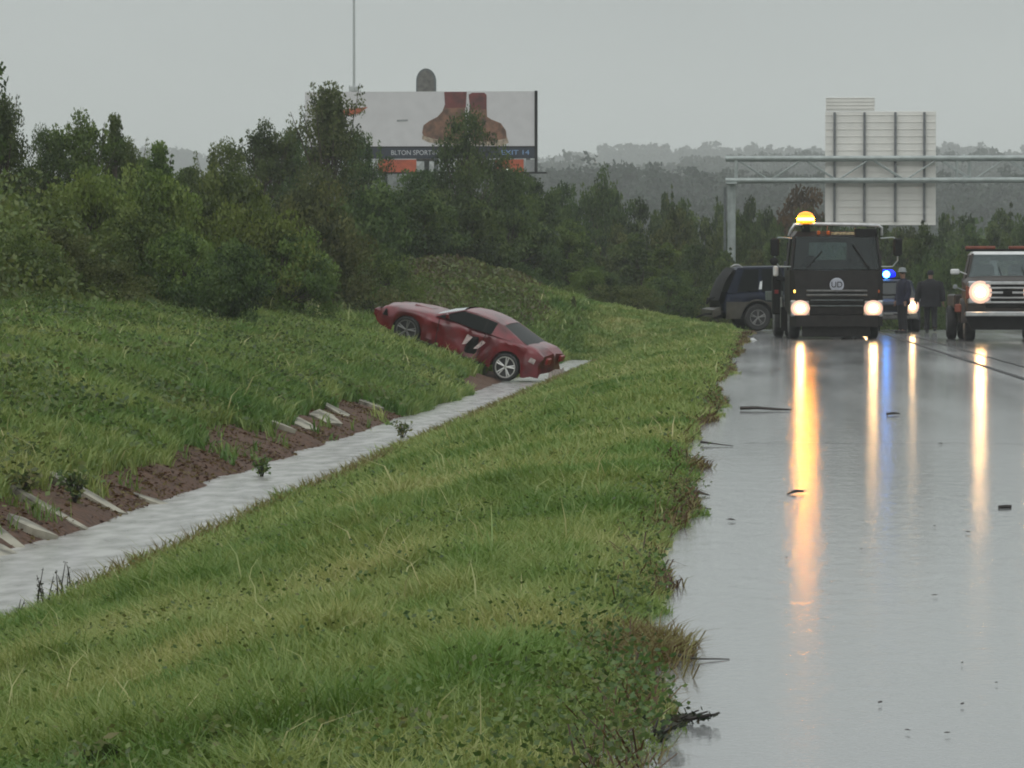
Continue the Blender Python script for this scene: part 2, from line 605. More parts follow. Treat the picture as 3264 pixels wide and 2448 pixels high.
# wet concrete road
def roadmat():
    m, t, b = newmat('rain_covered_concrete')
    g = t.nodes.new('ShaderNodeNewGeometry')
    def ns(scale, det, sc3=None, rough=0.5):
        n = t.nodes.new('ShaderNodeTexNoise')
        n.inputs['Scale'].default_value = scale
        n.inputs['Detail'].default_value = det
        n.inputs['Roughness'].default_value = rough
        if sc3:
            mp = t.nodes.new('ShaderNodeMapping')
            mp.inputs['Scale'].default_value = sc3
            t.links.new(g.outputs['Position'], mp.inputs[0])
            t.links.new(mp.outputs[0], n.inputs['Vector'])
        else:
            t.links.new(g.outputs['Position'], n.inputs['Vector'])
        return n
    big = ns(0.6, 5, (1.6, 0.13, 1))
    fine = ns(26, 3)
    rip = ns(5.5, 3, (1, 0.6, 1))
    cr = t.nodes.new('ShaderNodeValToRGB')
    cr.color_ramp.elements[0].position = 0.3; cr.color_ramp.elements[0].color = (0.22, 0.225, 0.225, 1)
    cr.color_ramp.elements[1].position = 0.7; cr.color_ramp.elements[1].color = (0.31, 0.315, 0.315, 1)
    t.links.new(big.outputs['Fac'], cr.inputs[0])
    t.links.new(cr.outputs[0], b.inputs['Base Color'])
    rr = t.nodes.new('ShaderNodeMapRange')
    rr.inputs['From Min'].default_value = 0.3; rr.inputs['From Max'].default_value = 0.7
    rr.inputs['To Min'].default_value = 0.03; rr.inputs['To Max'].default_value = 0.085
    t.links.new(big.outputs['Fac'], rr.inputs[0])
    ad = t.nodes.new('ShaderNodeMath'); ad.operation = 'MULTIPLY_ADD'
    grn = ns(1.0, 5, (9, 1.6, 1), 0.75)
    ad.inputs[1].default_value = 0.10
    t.links.new(grn.outputs['Fac'], ad.inputs[0])
    t.links.new(rr.outputs[0], ad.inputs[2])
    t.links.new(ad.outputs[0], b.inputs['Roughness'])
    b.inputs['IOR'].default_value = 1.45
    b1 = t.nodes.new('ShaderNodeBump'); b1.inputs['Strength'].default_value = 0.5; b1.inputs['Distance'].default_value = 0.0016
    b2 = t.nodes.new('ShaderNodeBump'); b2.inputs['Strength'].default_value = 0.3; b2.inputs['Distance'].default_value = 0.006
    t.links.new(fine.outputs['Fac'], b1.inputs['Height'])
    t.links.new(rip.outputs['Fac'], b2.inputs['Height'])
    sk = ns(1.0, 3, (15, 3.2, 1), 0.7)
    b3 = t.nodes.new('ShaderNodeBump'); b3.inputs['Strength'].default_value = 0.6; b3.inputs['Distance'].default_value = 0.0035
    t.links.new(sk.outputs['Fac'], b3.inputs['Height'])
    t.links.new(b1.outputs[0], b3.inputs['Normal'])
    t.links.new(b3.outputs[0], b2.inputs['Normal'])
    t.links.new(b2.outputs[0], b.inputs['Normal'])
    return m


M['road'] = roadmat()
road_ys = list(spaced([(-30, 118, 4), (118, 200, 2), (200, 320, 6)]))
road_edge = lambda y: -0.52 + 0.10 * math.sin(y * 0.37) + 0.05 * math.sin(y * 1.3 + 1)
road_ys_f = list(spaced([(-30, 6, 4), (6, 118, 0.5), (118, 200, 2), (200, 320, 6)]))
strip('road', M['road'], road_edge, lambda y: 13.6, road_ys_f, 0.004, nx_=4)
M['tar'] = pmat('tar_seam', (0.03, 0.03, 0.03), 0.75, var=0.3)
M['line'] = pmat('worn_road_paint', (0.6, 0.6, 0.58), 0.35, var=0.1)
strip('road_seam', M['tar'], lambda y: 3.50, lambda y: 3.585, road_ys, 0.012, nx_=1)
strip('road_seam', M['tar'], lambda y: 4.09, lambda y: 4.14, road_ys, 0.012, nx_=1)
for jy, w in ((28.8, 0.02), (71.9, 0.06), (50.4, 0.02), (93.5, 0.05)):
    mb = MB().add([(-0.1, jy, 0.008), (3.45, jy, 0.008), (3.45, jy + w, 0.008), (-0.1, jy + w, 0.008)], [(0, 1, 2, 3)])
    tag(mb.build('road_joint', M['tar']), kind='structure')

# concrete drainage channel and the water in it
def chanmat():
    m = pmat('channel_concrete', (0.27, 0.265, 0.23), 0.6, var=0.45, scale=1.5, bump=0.5)
    return m
M['chan'] = chanmat()
vs_, fs_ = [], []
cys = list(spaced([(-10, 118, 0.7)]))
prof = [(-5.9, -1.03), (-5.8, -1.0), (-5.3, -0.993), (-4.8, -0.985), (-4.45, -0.89)]
for y in cys:
    wob = 0.06 * hn(y, 0, 0.6, 3)
    for k, (x, z) in enumerate(prof):
        e = 0
        vs_.append((x + (wob if k in (0, 4) else 0) + e, y, z - e * 0.6))
for i in range(len(cys) - 1):
    for k in range(4):
        q = i * 5 + k
        fs_.append((q, q + 1, q + 6, q + 5))
tag(MB().add(vs_, fs_).build('drainage_channel', M['chan'], smooth=True), kind='structure')

m, t, b = newmat('shallow_running_water')
g = t.nodes.new('ShaderNodeNewGeometry')
mp = t.nodes.new('ShaderNodeMapping'); mp.inputs['Scale'].default_value = (1, 0.35, 1)
n = t.nodes.new('ShaderNodeTexNoise'); n.inputs['Scale'].default_value = 4.5; n.inputs['Detail'].default_value = 8
t.links.new(g.outputs['Position'], mp.inputs[0]); t.links.new(mp.outputs[0], n.inputs['Vector'])
r2 = t.nodes.new('ShaderNodeValToRGB')
r2.color_ramp.elements[0].position = 0.35; r2.color_ramp.elements[0].color = (0.27, 0.265, 0.25, 1)
r2.color_ramp.elements[1].position = 0.65; r2.color_ramp.elements[1].color = (0.50, 0.49, 0.475, 1)
t.links.new(n.outputs['Fac'], r2.inputs[0]); t.links.new(r2.outputs[0], b.inputs['Base Color'])
b.inputs['Roughness'].default_value = 0.22
b.inputs['IOR'].default_value = 1.35
bp = t.nodes.new('ShaderNodeBump'); bp.inputs['Strength'].default_value = 0.4; bp.inputs['Distance'].default_value = 0.012
t.links.new(n.outputs['Fac'], bp.inputs['Height']); t.links.new(bp.outputs[0], b.inputs['Normal'])
M['water'] = m
vs_, fs_ = [], []
for y in cys:
    l = -6.5
    vs_ += [(l, y, -0.935), (-5.3, y, -0.938), (-4.58 + 0.05 * hn(y, 1, 1.1, 2), y, -0.935)]
for i in range(len(cys) - 1):
    for k in range(2):
        q = i * 3 + k
        fs_.append((q, q + 1, q + 4, q + 3))
tag(MB().add(vs_, fs_).build('water', M['water'], smooth=True), kind='structure')


# ------------------------------------------------------------------ grass and ground cover
def soil_mask(x, y):
    """1 where bare soil shows on the channel's far bank"""
    near = (x < -5.7) & (x > -6.2 - 0.9 * vnoise(x, y, 0.28, 4) - 0.3 * vnoise(x, y, 1.9, 5)) & (y < 63)
    bare = vnoise(x, y, 0.17, 6) > 0.22
    return near & (bare | (x > -6.08)) & (vnoise(x, y, 4.5, 7) > 0.12)


def grass_points(n_try, region, dens):
    """rejection-sample points; region (x0,x1,y0,y1); dens(x,y) in 0..1"""
    x0, x1, y0, y1 = region
    x = rng.uniform(x0, x1, n_try)
    y = rng.uniform(y0, y1, n_try)
    vis = (x > -0.225 * y - 1.0) & (x < 0.085 * y + 1)
    k = vis & (rng.random(n_try) < dens(x, y))
    x, y = x[k], y[k]
    return x, y


def blades(x, y, h, w, lean, tint, seg2=True):
    n = len(x)
    z = ground_z(x, y) - 0.01
    a = rng.uniform(0, 2 * np.pi, n)
    ca, sa = np.cos(a), np.sin(a)
    b_ = rng.uniform(0, 2 * np.pi, n)
    lx, ly = np.cos(b_) * lean * h, np.sin(b_) * lean * h
    hw = w / 2
    P = np.zeros((n, 5, 3))
    P[:, 0] = np.stack([x - ca * hw, y - sa * hw, z], 1)
    P[:, 1] = np.stack([x + ca * hw, y + sa * hw, z], 1)
    P[:, 2] = np.stack([x + ca * hw * .8 + lx * .35, y + sa * hw * .8 + ly * .35, z + h * .6], 1)
    P[:, 3] = np.stack([x - ca * hw * .8 + lx * .35, y - sa * hw * .8 + ly * .35, z + h * .6], 1)
    P[:, 4] = np.stack([x + lx, y + ly, z + h * (1 - 0.25 * lean)], 1)
    i = np.arange(n)[:, None] * 5
    return P.reshape(-1, 3), i + np.array([[0, 1, 2, 3]]), i + np.array([[3, 2, 4]]), np.repeat(tint, 5)


def leaves(x, y, z, s, tint, tilt=0.7, aspect=0.55):
    """leaf-shaped quads (diamonds) with random orientation"""
    n = len(x)
    a = rng.uniform(0, 2 * np.pi, n)
    e = rng.normal(0, tilt, n)
    d = np.stack([np.cos(a) * np.cos(e), np.sin(a) * np.cos(e), np.sin(e)], 1)
    rv = rng.normal(size=(n, 3))
    rv[:, 2] *= 0.5
    w = np.cross(d, rv)
    w /= np.linalg.norm(w, axis=1)[:, None] + 1e-9
    c = np.stack([x, y, z], 1)
    s = s[:, None]
    P = np.zeros((n, 4, 3))
    P[:, 0] = c - d * s * .5
    P[:, 1] = c + w * s * aspect * .5 + d * s * 0.05
    P[:, 2] = c + d * s * .5
    P[:, 3] = c - w * s * aspect * .5 + d * s * 0.05
    i = np.arange(n)[:, None] * 4
    return P.reshape(-1, 3), i + np.array([[0, 1, 2, 3]]), np.repeat(tint, 4)


def merge(parts):
    V, Q, T, A = [], [], [], []
    o = 0
    for p in parts:
        if len(p) == 4:
            v, q, tr, a = p
            T.append(tr + o)
        else:
            v, q, a = p
        V.append(v); Q.append(q + o); A.append(a)
        o += len(v)
    return np.concatenate(V), [np.concatenate(Q)] + ([np.concatenate(T)] if T else []), np.concatenate(A)


def bank_ok(x, y):
    e = -0.22 - 0.23 * np.clip((y - 10) / 10, 0, 1) * np.clip((110 - y) / 50, 0, 1) + 0.10 * np.sin(y * 0.37) + 0.05 * np.sin(y * 1.3 + 1)
    e = e + 0.16 * (vnoise(x * 0 + 1, y, 1.7, 11) - .5) + 0.12 * (vnoise(x * 0, y, 5.0, 12) - .5)
    near = (x < e) & (x > -4.85 + 0.35 * vnoise(x, y, 0.7, 13))
    return near


def left_ok(x, y):
    carw = (y > 78) & (y < 90) & (x > -6.45)
    return (~soil_mask(x, y)) & (~carw) & (x < -5.72 - 0.3 * vnoise(x, y, 0.5, 14) - 0.3 * np.clip((60 - y) / 20, 0, 1))


def fall(y, y0, p): return np.minimum(1.0, (y0 / np.maximum(y, 1)) ** p)


def any_ok(x, y): return np.where(y < 117, bank_ok(x, y) | left_ok(x, y), x < -0.3 - 0.02 * (y - 117))


parts = []
for (reg, nt_, y0, p) in (((-6, -0.02, 7.5, 24), 560000, 14, 1.2), ((-6, -0.02, 24, 118), 620000, 28, 1.1), ((-16, -5.6, 24, 60), 330000, 45, 1.0), ((-17, -5.6, 60, 118), 330000, 70, 1.0), ((-14, -0.2, 117, 137), 120000, 200, 1)):
    x, y = grass_points(nt_, reg, lambda x, y: fall(y, y0, p) * any_ok(x, y))
    D = y
    clump = vnoise(x, y, 1.1, 1)
    clump2 = vnoise(x, y, 3.1, 2)
    h = (0.045 + 0.11 * rng.random(len(x)) + 0.20 * clump * clump2 * clump2)
    h = h * np.where(x < -5.9, 1.6, 1.0) * (1 + 0.25 * np.clip((y - 30) / 60, 0, 1))
    edge = np.clip((-x - 0.2) / 0.5, 0.35, 1)
    h = h * np.where(x > -1.0, edge, 1.0)
    w = (0.0035 + 0.003 * rng.random(len(x))) * np.maximum(1, D / 11.0) ** 0.95
    tint = np.clip(0.15 + 0.45 * vnoise(x, y, 0.45, 3) + 0.35 * (rng.random(len(x)) - .3) + 0.2 * vnoise(x, y, 2.0, 8), 0, 1)
    h = np.where((x < -7.5) & (x > -9.6) & (y > 79.5) & (y < 87.8), h * (0.7 + 0.5 * vnoise(x, y, 1.5, 61)), h)
    tall = rng.random(len(x)) < 0.002
    h = np.where(tall, h * 1.7, h)
    tint = np.clip(tint - 0.14 * (x < -5.5), 0, 1)
    tint = np.where(tall, 1.0, tint)
    parts.append(blades(x, y, h, w, rng.uniform(0.2, 1.0, len(x)), tint))
V, Fc, A = merge(parts)
gme = np_mesh('grass', V, Fc, {'tint': A})
M['grass'] = leafmat('grass_blades', [(0.09, 0.165, 0.034), (0.175, 0.255, 0.056), (0.32, 0.365, 0.12), (0.47, 0.46, 0.23)], patch=0.75, patchcols=[(0.50, 0.74, 0.42), (1.18, 1.08, 1.05)])
tag(link_mesh('grass', gme, M['grass']), 'wet green grass covering the road bank and the hillside beyond the ditch', 'grass', kind='stuff')

# low broad-leaved weeds between the grass and creeping over the shoulder
parts = []
for (reg, nt_, y0, p, ls) in (((-4.7, -0.0, 7.5, 26), 330000, 11, 1.3, 0.019), ((-4.7, -0.02, 26, 118), 120000, 40, 1, 0.036), ((-16, -5.9, 26, 118), 420000, 60, 1, 0.065)):
    def dn(x, y):
        c = np.clip((vnoise(x, y, 0.9, 21) - 0.42) * 4, 0.05, 1)
        edge = np.clip((x + 0.75) / 0.4, 0, 1) * vnoise(x, y, 1.6, 27)
        low = np.clip((11.5 - y) / 2.5, 0, 1)
        return fall(y, y0, p) * any_ok(x, y) * np.clip(c * np.where(x < -5.5, 0.45, 0.13) + edge * 0.45 + low * 0.30 * vnoise(x, y, 2.3, 28), 0, 1)
    x, y = grass_points(nt_, reg, dn)
    k = rng.random(len(x)) * (0.13 + 0.08 * vnoise(x, y, 1.3, 22)) * np.where(x < -5.9, 2.0, 1)
    z = ground_z(x, y) + 0.01 + k
    s = ls * rng.uniform(0.6, 1.5, len(x))
    tint = np.clip(0.5 * vnoise(x, y, 1.2, 23) + 0.6 * rng.random(len(x)) - 0.1, 0, 1)
    parts.append(leaves(x, y, z, s, tint, 0.5, 0.6))
V, Fc, A = merge(parts)
M['weeds'] = leafmat('weed_leaves', [(0.045, 0.095, 0.022), (0.085, 0.155, 0.035), (0.15, 0.22, 0.055), (0.26, 0.29, 0.11)], patch=2.2, patchcols=[(0.75, 0.55, 0.5), (0.95, 1.0, 0.9)])
tag(link_mesh('ground_cover', np_mesh('ground_cover', V, Fc, {'tint': A}), M['weeds']), 'low leafy weeds growing among the grass of the bank', 'weeds', kind='stuff')

# reddish and straw-coloured tufts and runners at the very edge of the shoulder and the channel
n_ = 26000
y = 7.5 + (118 - 7.5) * rng.random(n_) ** 1.9
e = road_edge(0)
edge = -0.22 - 0.23 * np.clip((y - 10) / 10, 0, 1) * np.clip((110 - y) / 50, 0, 1) + 0.10 * np.sin(y * 0.37) + 0.05 * np.sin(y * 1.3 + 1)
sp = vnoise(y * 0, y, 1.1, 31)
x = edge - np.abs(rng.normal(0, 0.10, n_)) + 0.16 * np.clip(sp - 0.62, 0, 1) * 2.5 * rng.random(n_)
k = rng.random(n_) < np.clip((sp - 0.35) * 3, 0.1, 1)
x, y = x[k], y[k]
n_ = len(x)
pa = blades(x, y, rng.uniform(0.03, 0.12, n_), 0.006 * np.maximum(1, y / 14), rng.uniform(0.6, 1.5, n_), rng.random(n_))
n2_ = 9000
y2 = rng.uniform(24, 110, n2_)
x2 = -4.6 + 0.25 * rng.random(n2_)
pb = blades(x2, y2, rng.uniform(0.08, 0.28, n2_), 0.007 * np.maximum(1, y2 / 14), rng.uniform(0.2, 0.8, n2_), rng.uniform(0.55, 1, n2_))
n3_ = 60000
y3 = rng.uniform(26, 66, n3_)
x3 = rng.uniform(-7.3, -5.88, n3_)
k = soil_mask(x3, y3) & (rng.random(n3_) < 0.6 * vnoise(x3, y3, 2.2, 55) ** 2)
x3, y3 = x3[k], y3[k]
nt4 = 3200
y4 = rng.normal(11.9, .30, nt4)
x4 = -0.42 + 0.10 * rng.normal(size=nt4) + 0.10 * np.exp(-((y4 - 11.9) / .2) ** 2)
k = x4 < -0.20
x4, y4 = x4[k], y4[k]
pd_ = blades(x4, y4, rng.uniform(.05, .13, len(x4)), np.full(len(x4), .006), rng.uniform(.4, 1.3, len(x4)), rng.uniform(.1, 1, len(x4)) ** .6)
nt5 = 900
y5 = 8 + 100 * rng.random(nt5) ** 1.7
x5 = -0.34 - 0.23 * np.clip((y5 - 10) / 10, 0, 1) * np.clip((110 - y5) / 50, 0, 1) + 0.10 * np.sin(y5 * 0.37) + 0.05 * np.sin(y5 * 1.3 + 1) + 0.05 * rng.normal(size=nt5)
pe_ = blades(x5, y5, rng.uniform(.08, .22, nt5), 0.006 * np.maximum(1, y5 / 12), rng.uniform(1.2, 2.4, nt5), rng.random(nt5) * .5)
pc_ = leaves(x3, y3, ground_z(x3, y3) + 0.02 * rng.random(len(x3)), rng.uniform(.03, .08, len(x3)), rng.random(len(x3)) * 0.7, 0.35, 0.4)
V, Fc, A = merge([pa, pb, pc_, pd_, pe_])
M['drytuft'] = leafmat('dry_tufts', [(0.05, 0.018, 0.012), (0.10, 0.045, 0.02), (0.17, 0.13, 0.035), (0.25, 0.24, 0.08)])
tag(link_mesh('edge_tufts', np_mesh('edge_tufts', V, Fc, {'tint': A}), M['drytuft']), 'reddish and straw coloured runners fringing the shoulder', 'dry grass', kind='stuff')


# ------------------------------------------------------------------ trees and shrubs
def tree_proto(seed, H, Rc, base, ncl, nleaf, ls, kind='broad', spiky=0.0):
    """returns (trunk mesh, crown mesh) for a tree with its foot at the origin"""
    rs = random.Random(seed)
    g_ = np.random.default_rng(seed)
    tb = MB()
    r0 = 0.018 * H + 0.02
    pts = [(0, 0, -0.3)]
    x = y = 0
    nseg = 6
    for i in range(1, nseg + 1):
        x += rs.uniform(-.03, .03) * H
        y += rs.uniform(-.03, .03) * H
        pts.append((x, y, H * 0.86 * i / nseg))
    tb.tube(pts, [r0 * (1 - 0.85 * i / nseg) for i in range(nseg + 1)], 6)
    centres = []
    for k in range(ncl):
        f = rs.random() ** 0.8
        zc = H * (base + (1 - base) * f)
        if kind == 'broad':
            env = Rc * math.sqrt(max(0.05, 1 - (2 * f - 0.9) ** 2 * 0.85))
        elif kind == 'cone':
            env = Rc * (1.05 - f) * (0.75 + 0.5 * rs.random())
        elif kind == 'pine':
            env = Rc * (1.05 - f) ** 0.7 * rs.uniform(0.4, 1.15)
        else:
            env = Rc * (0.6 + 0.4 * math.sin(f * 3.1))
        a = rs.uniform(0, 2 * math.pi)
        rr = env * math.sqrt(rs.random()) * rs.uniform(0.75, 1.1)
        if rs.random() < 0.25: rr *= rs.uniform(1.1, 1.4)
        c = Vector((math.cos(a) * rr, math.sin(a) * rr, zc * rs.uniform(0.94, 1.04)))
        centres.append((c, rs.uniform(0.5, 1.0)))
        j = min(nseg, max(1, int(zc / H * nseg * 0.8)))
        p0 = Vector(pts[j])
        mid = (p0 + c) / 2 + Vector((0, 0, -0.04 * H))
        tb.tube([p0, mid, c], [r0 * 0.32, r0 * 0.2, r0 * 0.06], 4)
    for k in range(int(spiky)):
        a = rs.uniform(0, 2 * math.pi); rr = rs.uniform(0.1, 0.75) * Rc
        f = rs.uniform(0.84, 1.06)
        for q in range(4):
            centres.append((Vector((math.cos(a) * rr, math.sin(a) * rr, H * (f - 0.045 * q))), 0.20 + 0.06 * q))
        tb.tube([(math.cos(a) * rr * 0.5, math.sin(a) * rr * 0.5, H * 0.6), (math.cos(a) * rr, math.sin(a) * rr, H * (f + 0.02))], [r0 * 0.3, r0 * 0.08], 4)
    C = np.array([tuple(c[0]) for c in centres])
    S = np.array([c[1] for c in centres])
    w = S ** 2
    idx = g_.choice(len(C), nleaf, p=w / w.sum())
    cs = (Rc * 0.23 + 0.1) * S[idx]
    off = g_.normal(size=(nleaf, 3))
    off /= np.linalg.norm(off, axis=1)[:, None]
    off *= (g_.random(nleaf) ** 0.45)[:, None] * cs[:, None] * np.array([1.25, 1.25, 0.8])
    Pp = C[idx] + off
    Pp[:, 2] = np.maximum(Pp[:, 2], 0.02)
    ctint = g_.random(len(C))
    tint = np.clip(0.75 * ctint[idx] + 0.45 * g_.random(nleaf) - 0.1, 0, 1)
    s = ls * g_.uniform(0.6, 1.4, nleaf)
    v, q, a = leaves(Pp[:, 0], Pp[:, 1], Pp[:, 2], s, tint, 0.8, 0.6)
    cm = np_mesh('crown', v, [q], {'tint': a})
    tm = bpy.data.meshes.new('trunk')
    tm.from_pydata(tb.v, [], tb.f)
    tm.materials.append(M['bark'])
    return tm, cm, H, Rc


LM = {
    'dark': leafmat('leaves_dark_green', [(0.019, 0.034, 0.010), (0.065, 0.105, 0.025), (0.116, 0.158, 0.040)], objvar=0.15, gloss=0.15),
    'mid': leafmat('leaves_mid_green', [(0.030, 0.054, 0.009), (0.098, 0.150, 0.027), (0.156, 0.206, 0.044)], objvar=0.15, gloss=0.15),
    'yellow': leafmat('leaves_yellow_green', [(0.049, 0.076, 0.012), (0.138, 0.193, 0.031), (0.207, 0.242, 0.055)], objvar=0.12, gloss=0.15),
    'brown': leafmat('leaves_rust_brown', [(0.054, 0.037, 0.018), (0.102, 0.067, 0.031), (0.168, 0.103, 0.046)], objvar=0.15, gloss=0.1),
    'olive': leafmat('leaves_olive', [(0.028, 0.038, 0.011), (0.088, 0.109, 0.031), (0.149, 0.161, 0.054)], objvar=0.15, gloss=0.1),
}
LM['far'] = leafmat('leaves_far_ridge', [(0.028, 0.045, 0.03), (0.036, 0.055, 0.036), (0.045, 0.066, 0.042)], gloss=0.05)
PR = {
    'round': tree_proto(11, 5, 2.4, 0.10, 70, 15000, 0.15, 'broad'),
    'open': tree_proto(12, 6, 2.9, 0.12, 80, 15000, 0.14, 'broad', spiky=9),
    'spire': tree_proto(13, 5, 1.3, 0.08, 60, 9000, 0.13, 'cone', spiky=3),
    'leaders': tree_proto(14, 5, 2.0, 0.08, 60, 11000, 0.13, 'broad', spiky=14),
    'ragged': tree_proto(21, 6, 3.0, 0.10, 85, 15000, 0.13, 'cone', spiky=16),
    'bush': tree_proto(15, 2.6, 1.9, 0.05, 60, 12000, 0.12, 'dome'),
    'bush2': tree_proto(16, 2.4, 2.2, 0.03, 50, 10000, 0.12, 'dome', spiky=8),
    'pine': tree_proto(17, 10, 2.6, 0.25, 70, 9000, 0.28, 'pine', spiky=5),
    'wood': tree_proto(18, 10, 3.8, 0.10, 90, 15000, 0.28, 'broad', spiky=3),
    'wood2': tree_proto(19, 10, 3.2, 0.08, 80, 14000, 0.28, 'broad', spiky=4),
}
cmesh = {}


def plant(proto, tone, name, x, y, H, W, label, cat='tree', group=None, rz=None, sink=0.0):
    tm, cm, h0, r0 = PR[proto]
    key = (proto, tone)
    if key not in cmesh:
        mcopy = cm.copy()
        mcopy.materials.append(LM[tone])
        cmesh[key] = mcopy
    o = empty(name, (x, y, gz(x, y) - sink), random.uniform(0, 6.28) if rz is None else rz, label, cat, group)
    o.scale = (W / (2 * r0), W / (2 * r0), H / h0)
    for nm, me in (('trunk', tm), ('crown', cmesh[key])):
        c = bpy.data.objects.new(nm, me)
        c.parent = o
        col.objects.link(c)
    return o


def px(xd, D): return (xd - 1636) / F * D


def plant_px(proto, tone, name, xd, D, ytop, Wd, label, cat='tree', group=None, sink=0.0, sx=1.0):
    """xd: direction (picture units of 2212), D: distance, ytop: height of its top in the picture, Wd: width there"""
    x = px(xd, D)
    top = 1.15 + (633 - ytop) * D / F
    H = top - gz(x, D) + sink
    return plant(proto, tone, name, x, D, H, Wd * D / F, label, cat, group, sink=sink)


# trees that stand out on the hill at the left
plant_px('leaders', 'dark', 'hill_tree', -168, 66, -40, 330, 'tall dark tree mostly off the left edge, only branch tips showing high in the sky')
plant_px('ragged', 'dark', 'hill_tree', -10, 86, 222, 230, 'dark tree at the far left edge of the hill, tall against the sky')
plant_px('open', 'dark', 'hill_tree', 88, 90, 292, 150, 'dark tree filling the gap between the left edge tree and the upright shoots')
plant_px('ragged', 'mid', 'hill_tree', 268, 104, 312, 150, 'ragged green tree behind the narrow conical tree on the left skyline')
plant_px('leaders', 'mid', 'hill_tree', 165, 95, 258, 190, 'green tree with a cluster of thin upright shoots on the left skyline')
plant_px('spire', 'dark', 'young_pine', 238, 98, 262, 90, 'narrow dark conical tree just right of the upright shoots on the left skyline')
plant_px('spire', 'mid', 'young_pine', 338, 100, 320, 120, 'small pointed pine in the dip of the left skyline')
plant_px('round', 'mid', 'hill_tree', 300, 110, 352, 150, 'low rounded tree behind the small pointed pine in the skyline dip', sink=.2)
plant_px('round', 'mid', 'hill_tree', 400, 118, 372, 150, 'low rounded green tree between the pointed pine and the tree beside the billboard')
plant_px('open', 'mid', 'hill_tree', 478, 112, 322, 170, 'medium green tree left of the tall trees by the billboard')
plant_px('leaders', 'dark', 'hill_tree', 572, 122, 276, 170, 'dark tree with ragged top just left of the billboard')
plant_px('ragged', 'olive', 'hill_tree', 712, 128, 202, 270, 'tallest tree on the hill, its loose crown covering the left part of the billboard', sink=.3)
plant_px('ragged', 'dark', 'hill_tree', 625, 134, 292, 200, 'dense dark tree below the left corner of the billboard')
plant_px('open', 'dark', 'hill_tree', 775, 136, 300, 150, 'dark tree below the lettering at the left of the billboard')
plant_px('open', 'dark', 'hill_tree', 1008, 140, 262, 190, 'dark bushy tree covering the middle of the billboard in front of the boots')
plant_px('round', 'dark', 'hill_tree', 905, 146, 380, 180, 'dark tree under the billboard between its two tall trees')
plant_px('round', 'dark', 'hill_tree', 1105, 150, 380, 170, 'dark rounded tree under the right end of the billboard')
plant_px('wood', 'dark', 'hill_tree', 1155, 165, 392, 150, 'dark tree at the right foot of the billboard where the hill drops')

# shrubs lower down the slope
shr = [
    ('bush', 'mid', 40, 84, 440, 260, 'mid green shrub at the left edge below the tallest left tree'),
    ('bush2', 'yellow', 190, 86, 400, 260, 'light yellow-green shrub under the upright shoots at left'),
    ('bush', 'olive', 120, 80, 505, 230, 'olive shrub low on the slope at left, below the yellow-green one'),
    ('bush', 'yellow', 345, 92, 395, 240, 'light green shrub below the small pointed pine'),
    ('bush2', 'mid', 30, 74, 530, 240, 'low green shrub at the left edge just above the hillside grass'),
    ('bush', 'mid', 270, 84, 470, 240, 'green shrub in the middle of the left slope'),
    ('bush', 'mid', 500, 100, 400, 220, 'green shrub left of centre beneath the medium green tree'),
    ('bush2', 'yellow', 560, 92, 470, 230, 'bright green shrub upslope left of the red car'),
    ('bush', 'dark', 488, 78, 545, 180, 'dark round shrub standing forward into the grass left of the red car'),
    ('bush', 'mid', 400, 82, 520, 210, 'mid green shrub beside the dark round shrub standing forward'),
    ('bush2', 'olive', 190, 76, 570, 240, 'olive scrubby bush low on the left slope'),
    ('bush', 'olive', 650, 104, 430, 240, 'olive shrub under the tallest tree of the hill'),
    ('bush', 'mid', 620, 92, 520, 210, 'green shrub upslope above the hood of the red car'),
    ('bush', 'dark', 780, 116, 430, 230, 'dark shrub on the slope high above the red car'),
    ('bush2', 'olive', 720, 104, 530, 230, 'olive bush between the red car and the tallest tree'),
    ('bush', 'dark', 905, 128, 430, 220, 'dark bush on the brow below the middle of the billboard'),
    ('bush', 'dark', 1010, 134, 440, 220, 'dark bush on the brow below the boots of the billboard'),
    ('bush2', 'mid', 830, 112, 560, 180, 'low green bush just above the roof of the red car'),
    ('bush', 'dark', 1110, 140, 455, 200, 'dark bush on the brow below the right end of the billboard'),
    ('bush2', 'brown', 960, 129, 560, 180, 'rusty brown bush on the slope above the red car'),
    ('bush', 'brown', 1070, 132, 592, 130, 'small brown bush where the slope meets the dark wood'),
    ('bush2', 'brown', 880, 126, 582, 120, 'low brown bush on the slope above the windscreen of the red car'),
    ('bush', 'brown', 1015, 128, 598, 110, 'low rust brown bush between the two larger brown bushes'),
    ('bush2', 'olive', 1130, 133, 604, 90, 'small olive bush right of the small brown bush on the brow'),
    ('bush', 'dark', 1185, 134, 612, 66, 'small dark grey bush alone on the grass brow'),
    ('spire', 'olive', 1240, 124, 642, 20, 'thin upright weed standing alone on the grass right of the red car'),
]
for pr, tn, xd, D, yt, wd, lb in shr:
    plant_px(pr, tn, 'shrub' if 'weed' not in lb else 'tall_weed', xd, D, yt, wd, lb, 'shrub' if 'weed' not in lb else 'weed', 'shrubs on the hillside', sink=0.15)

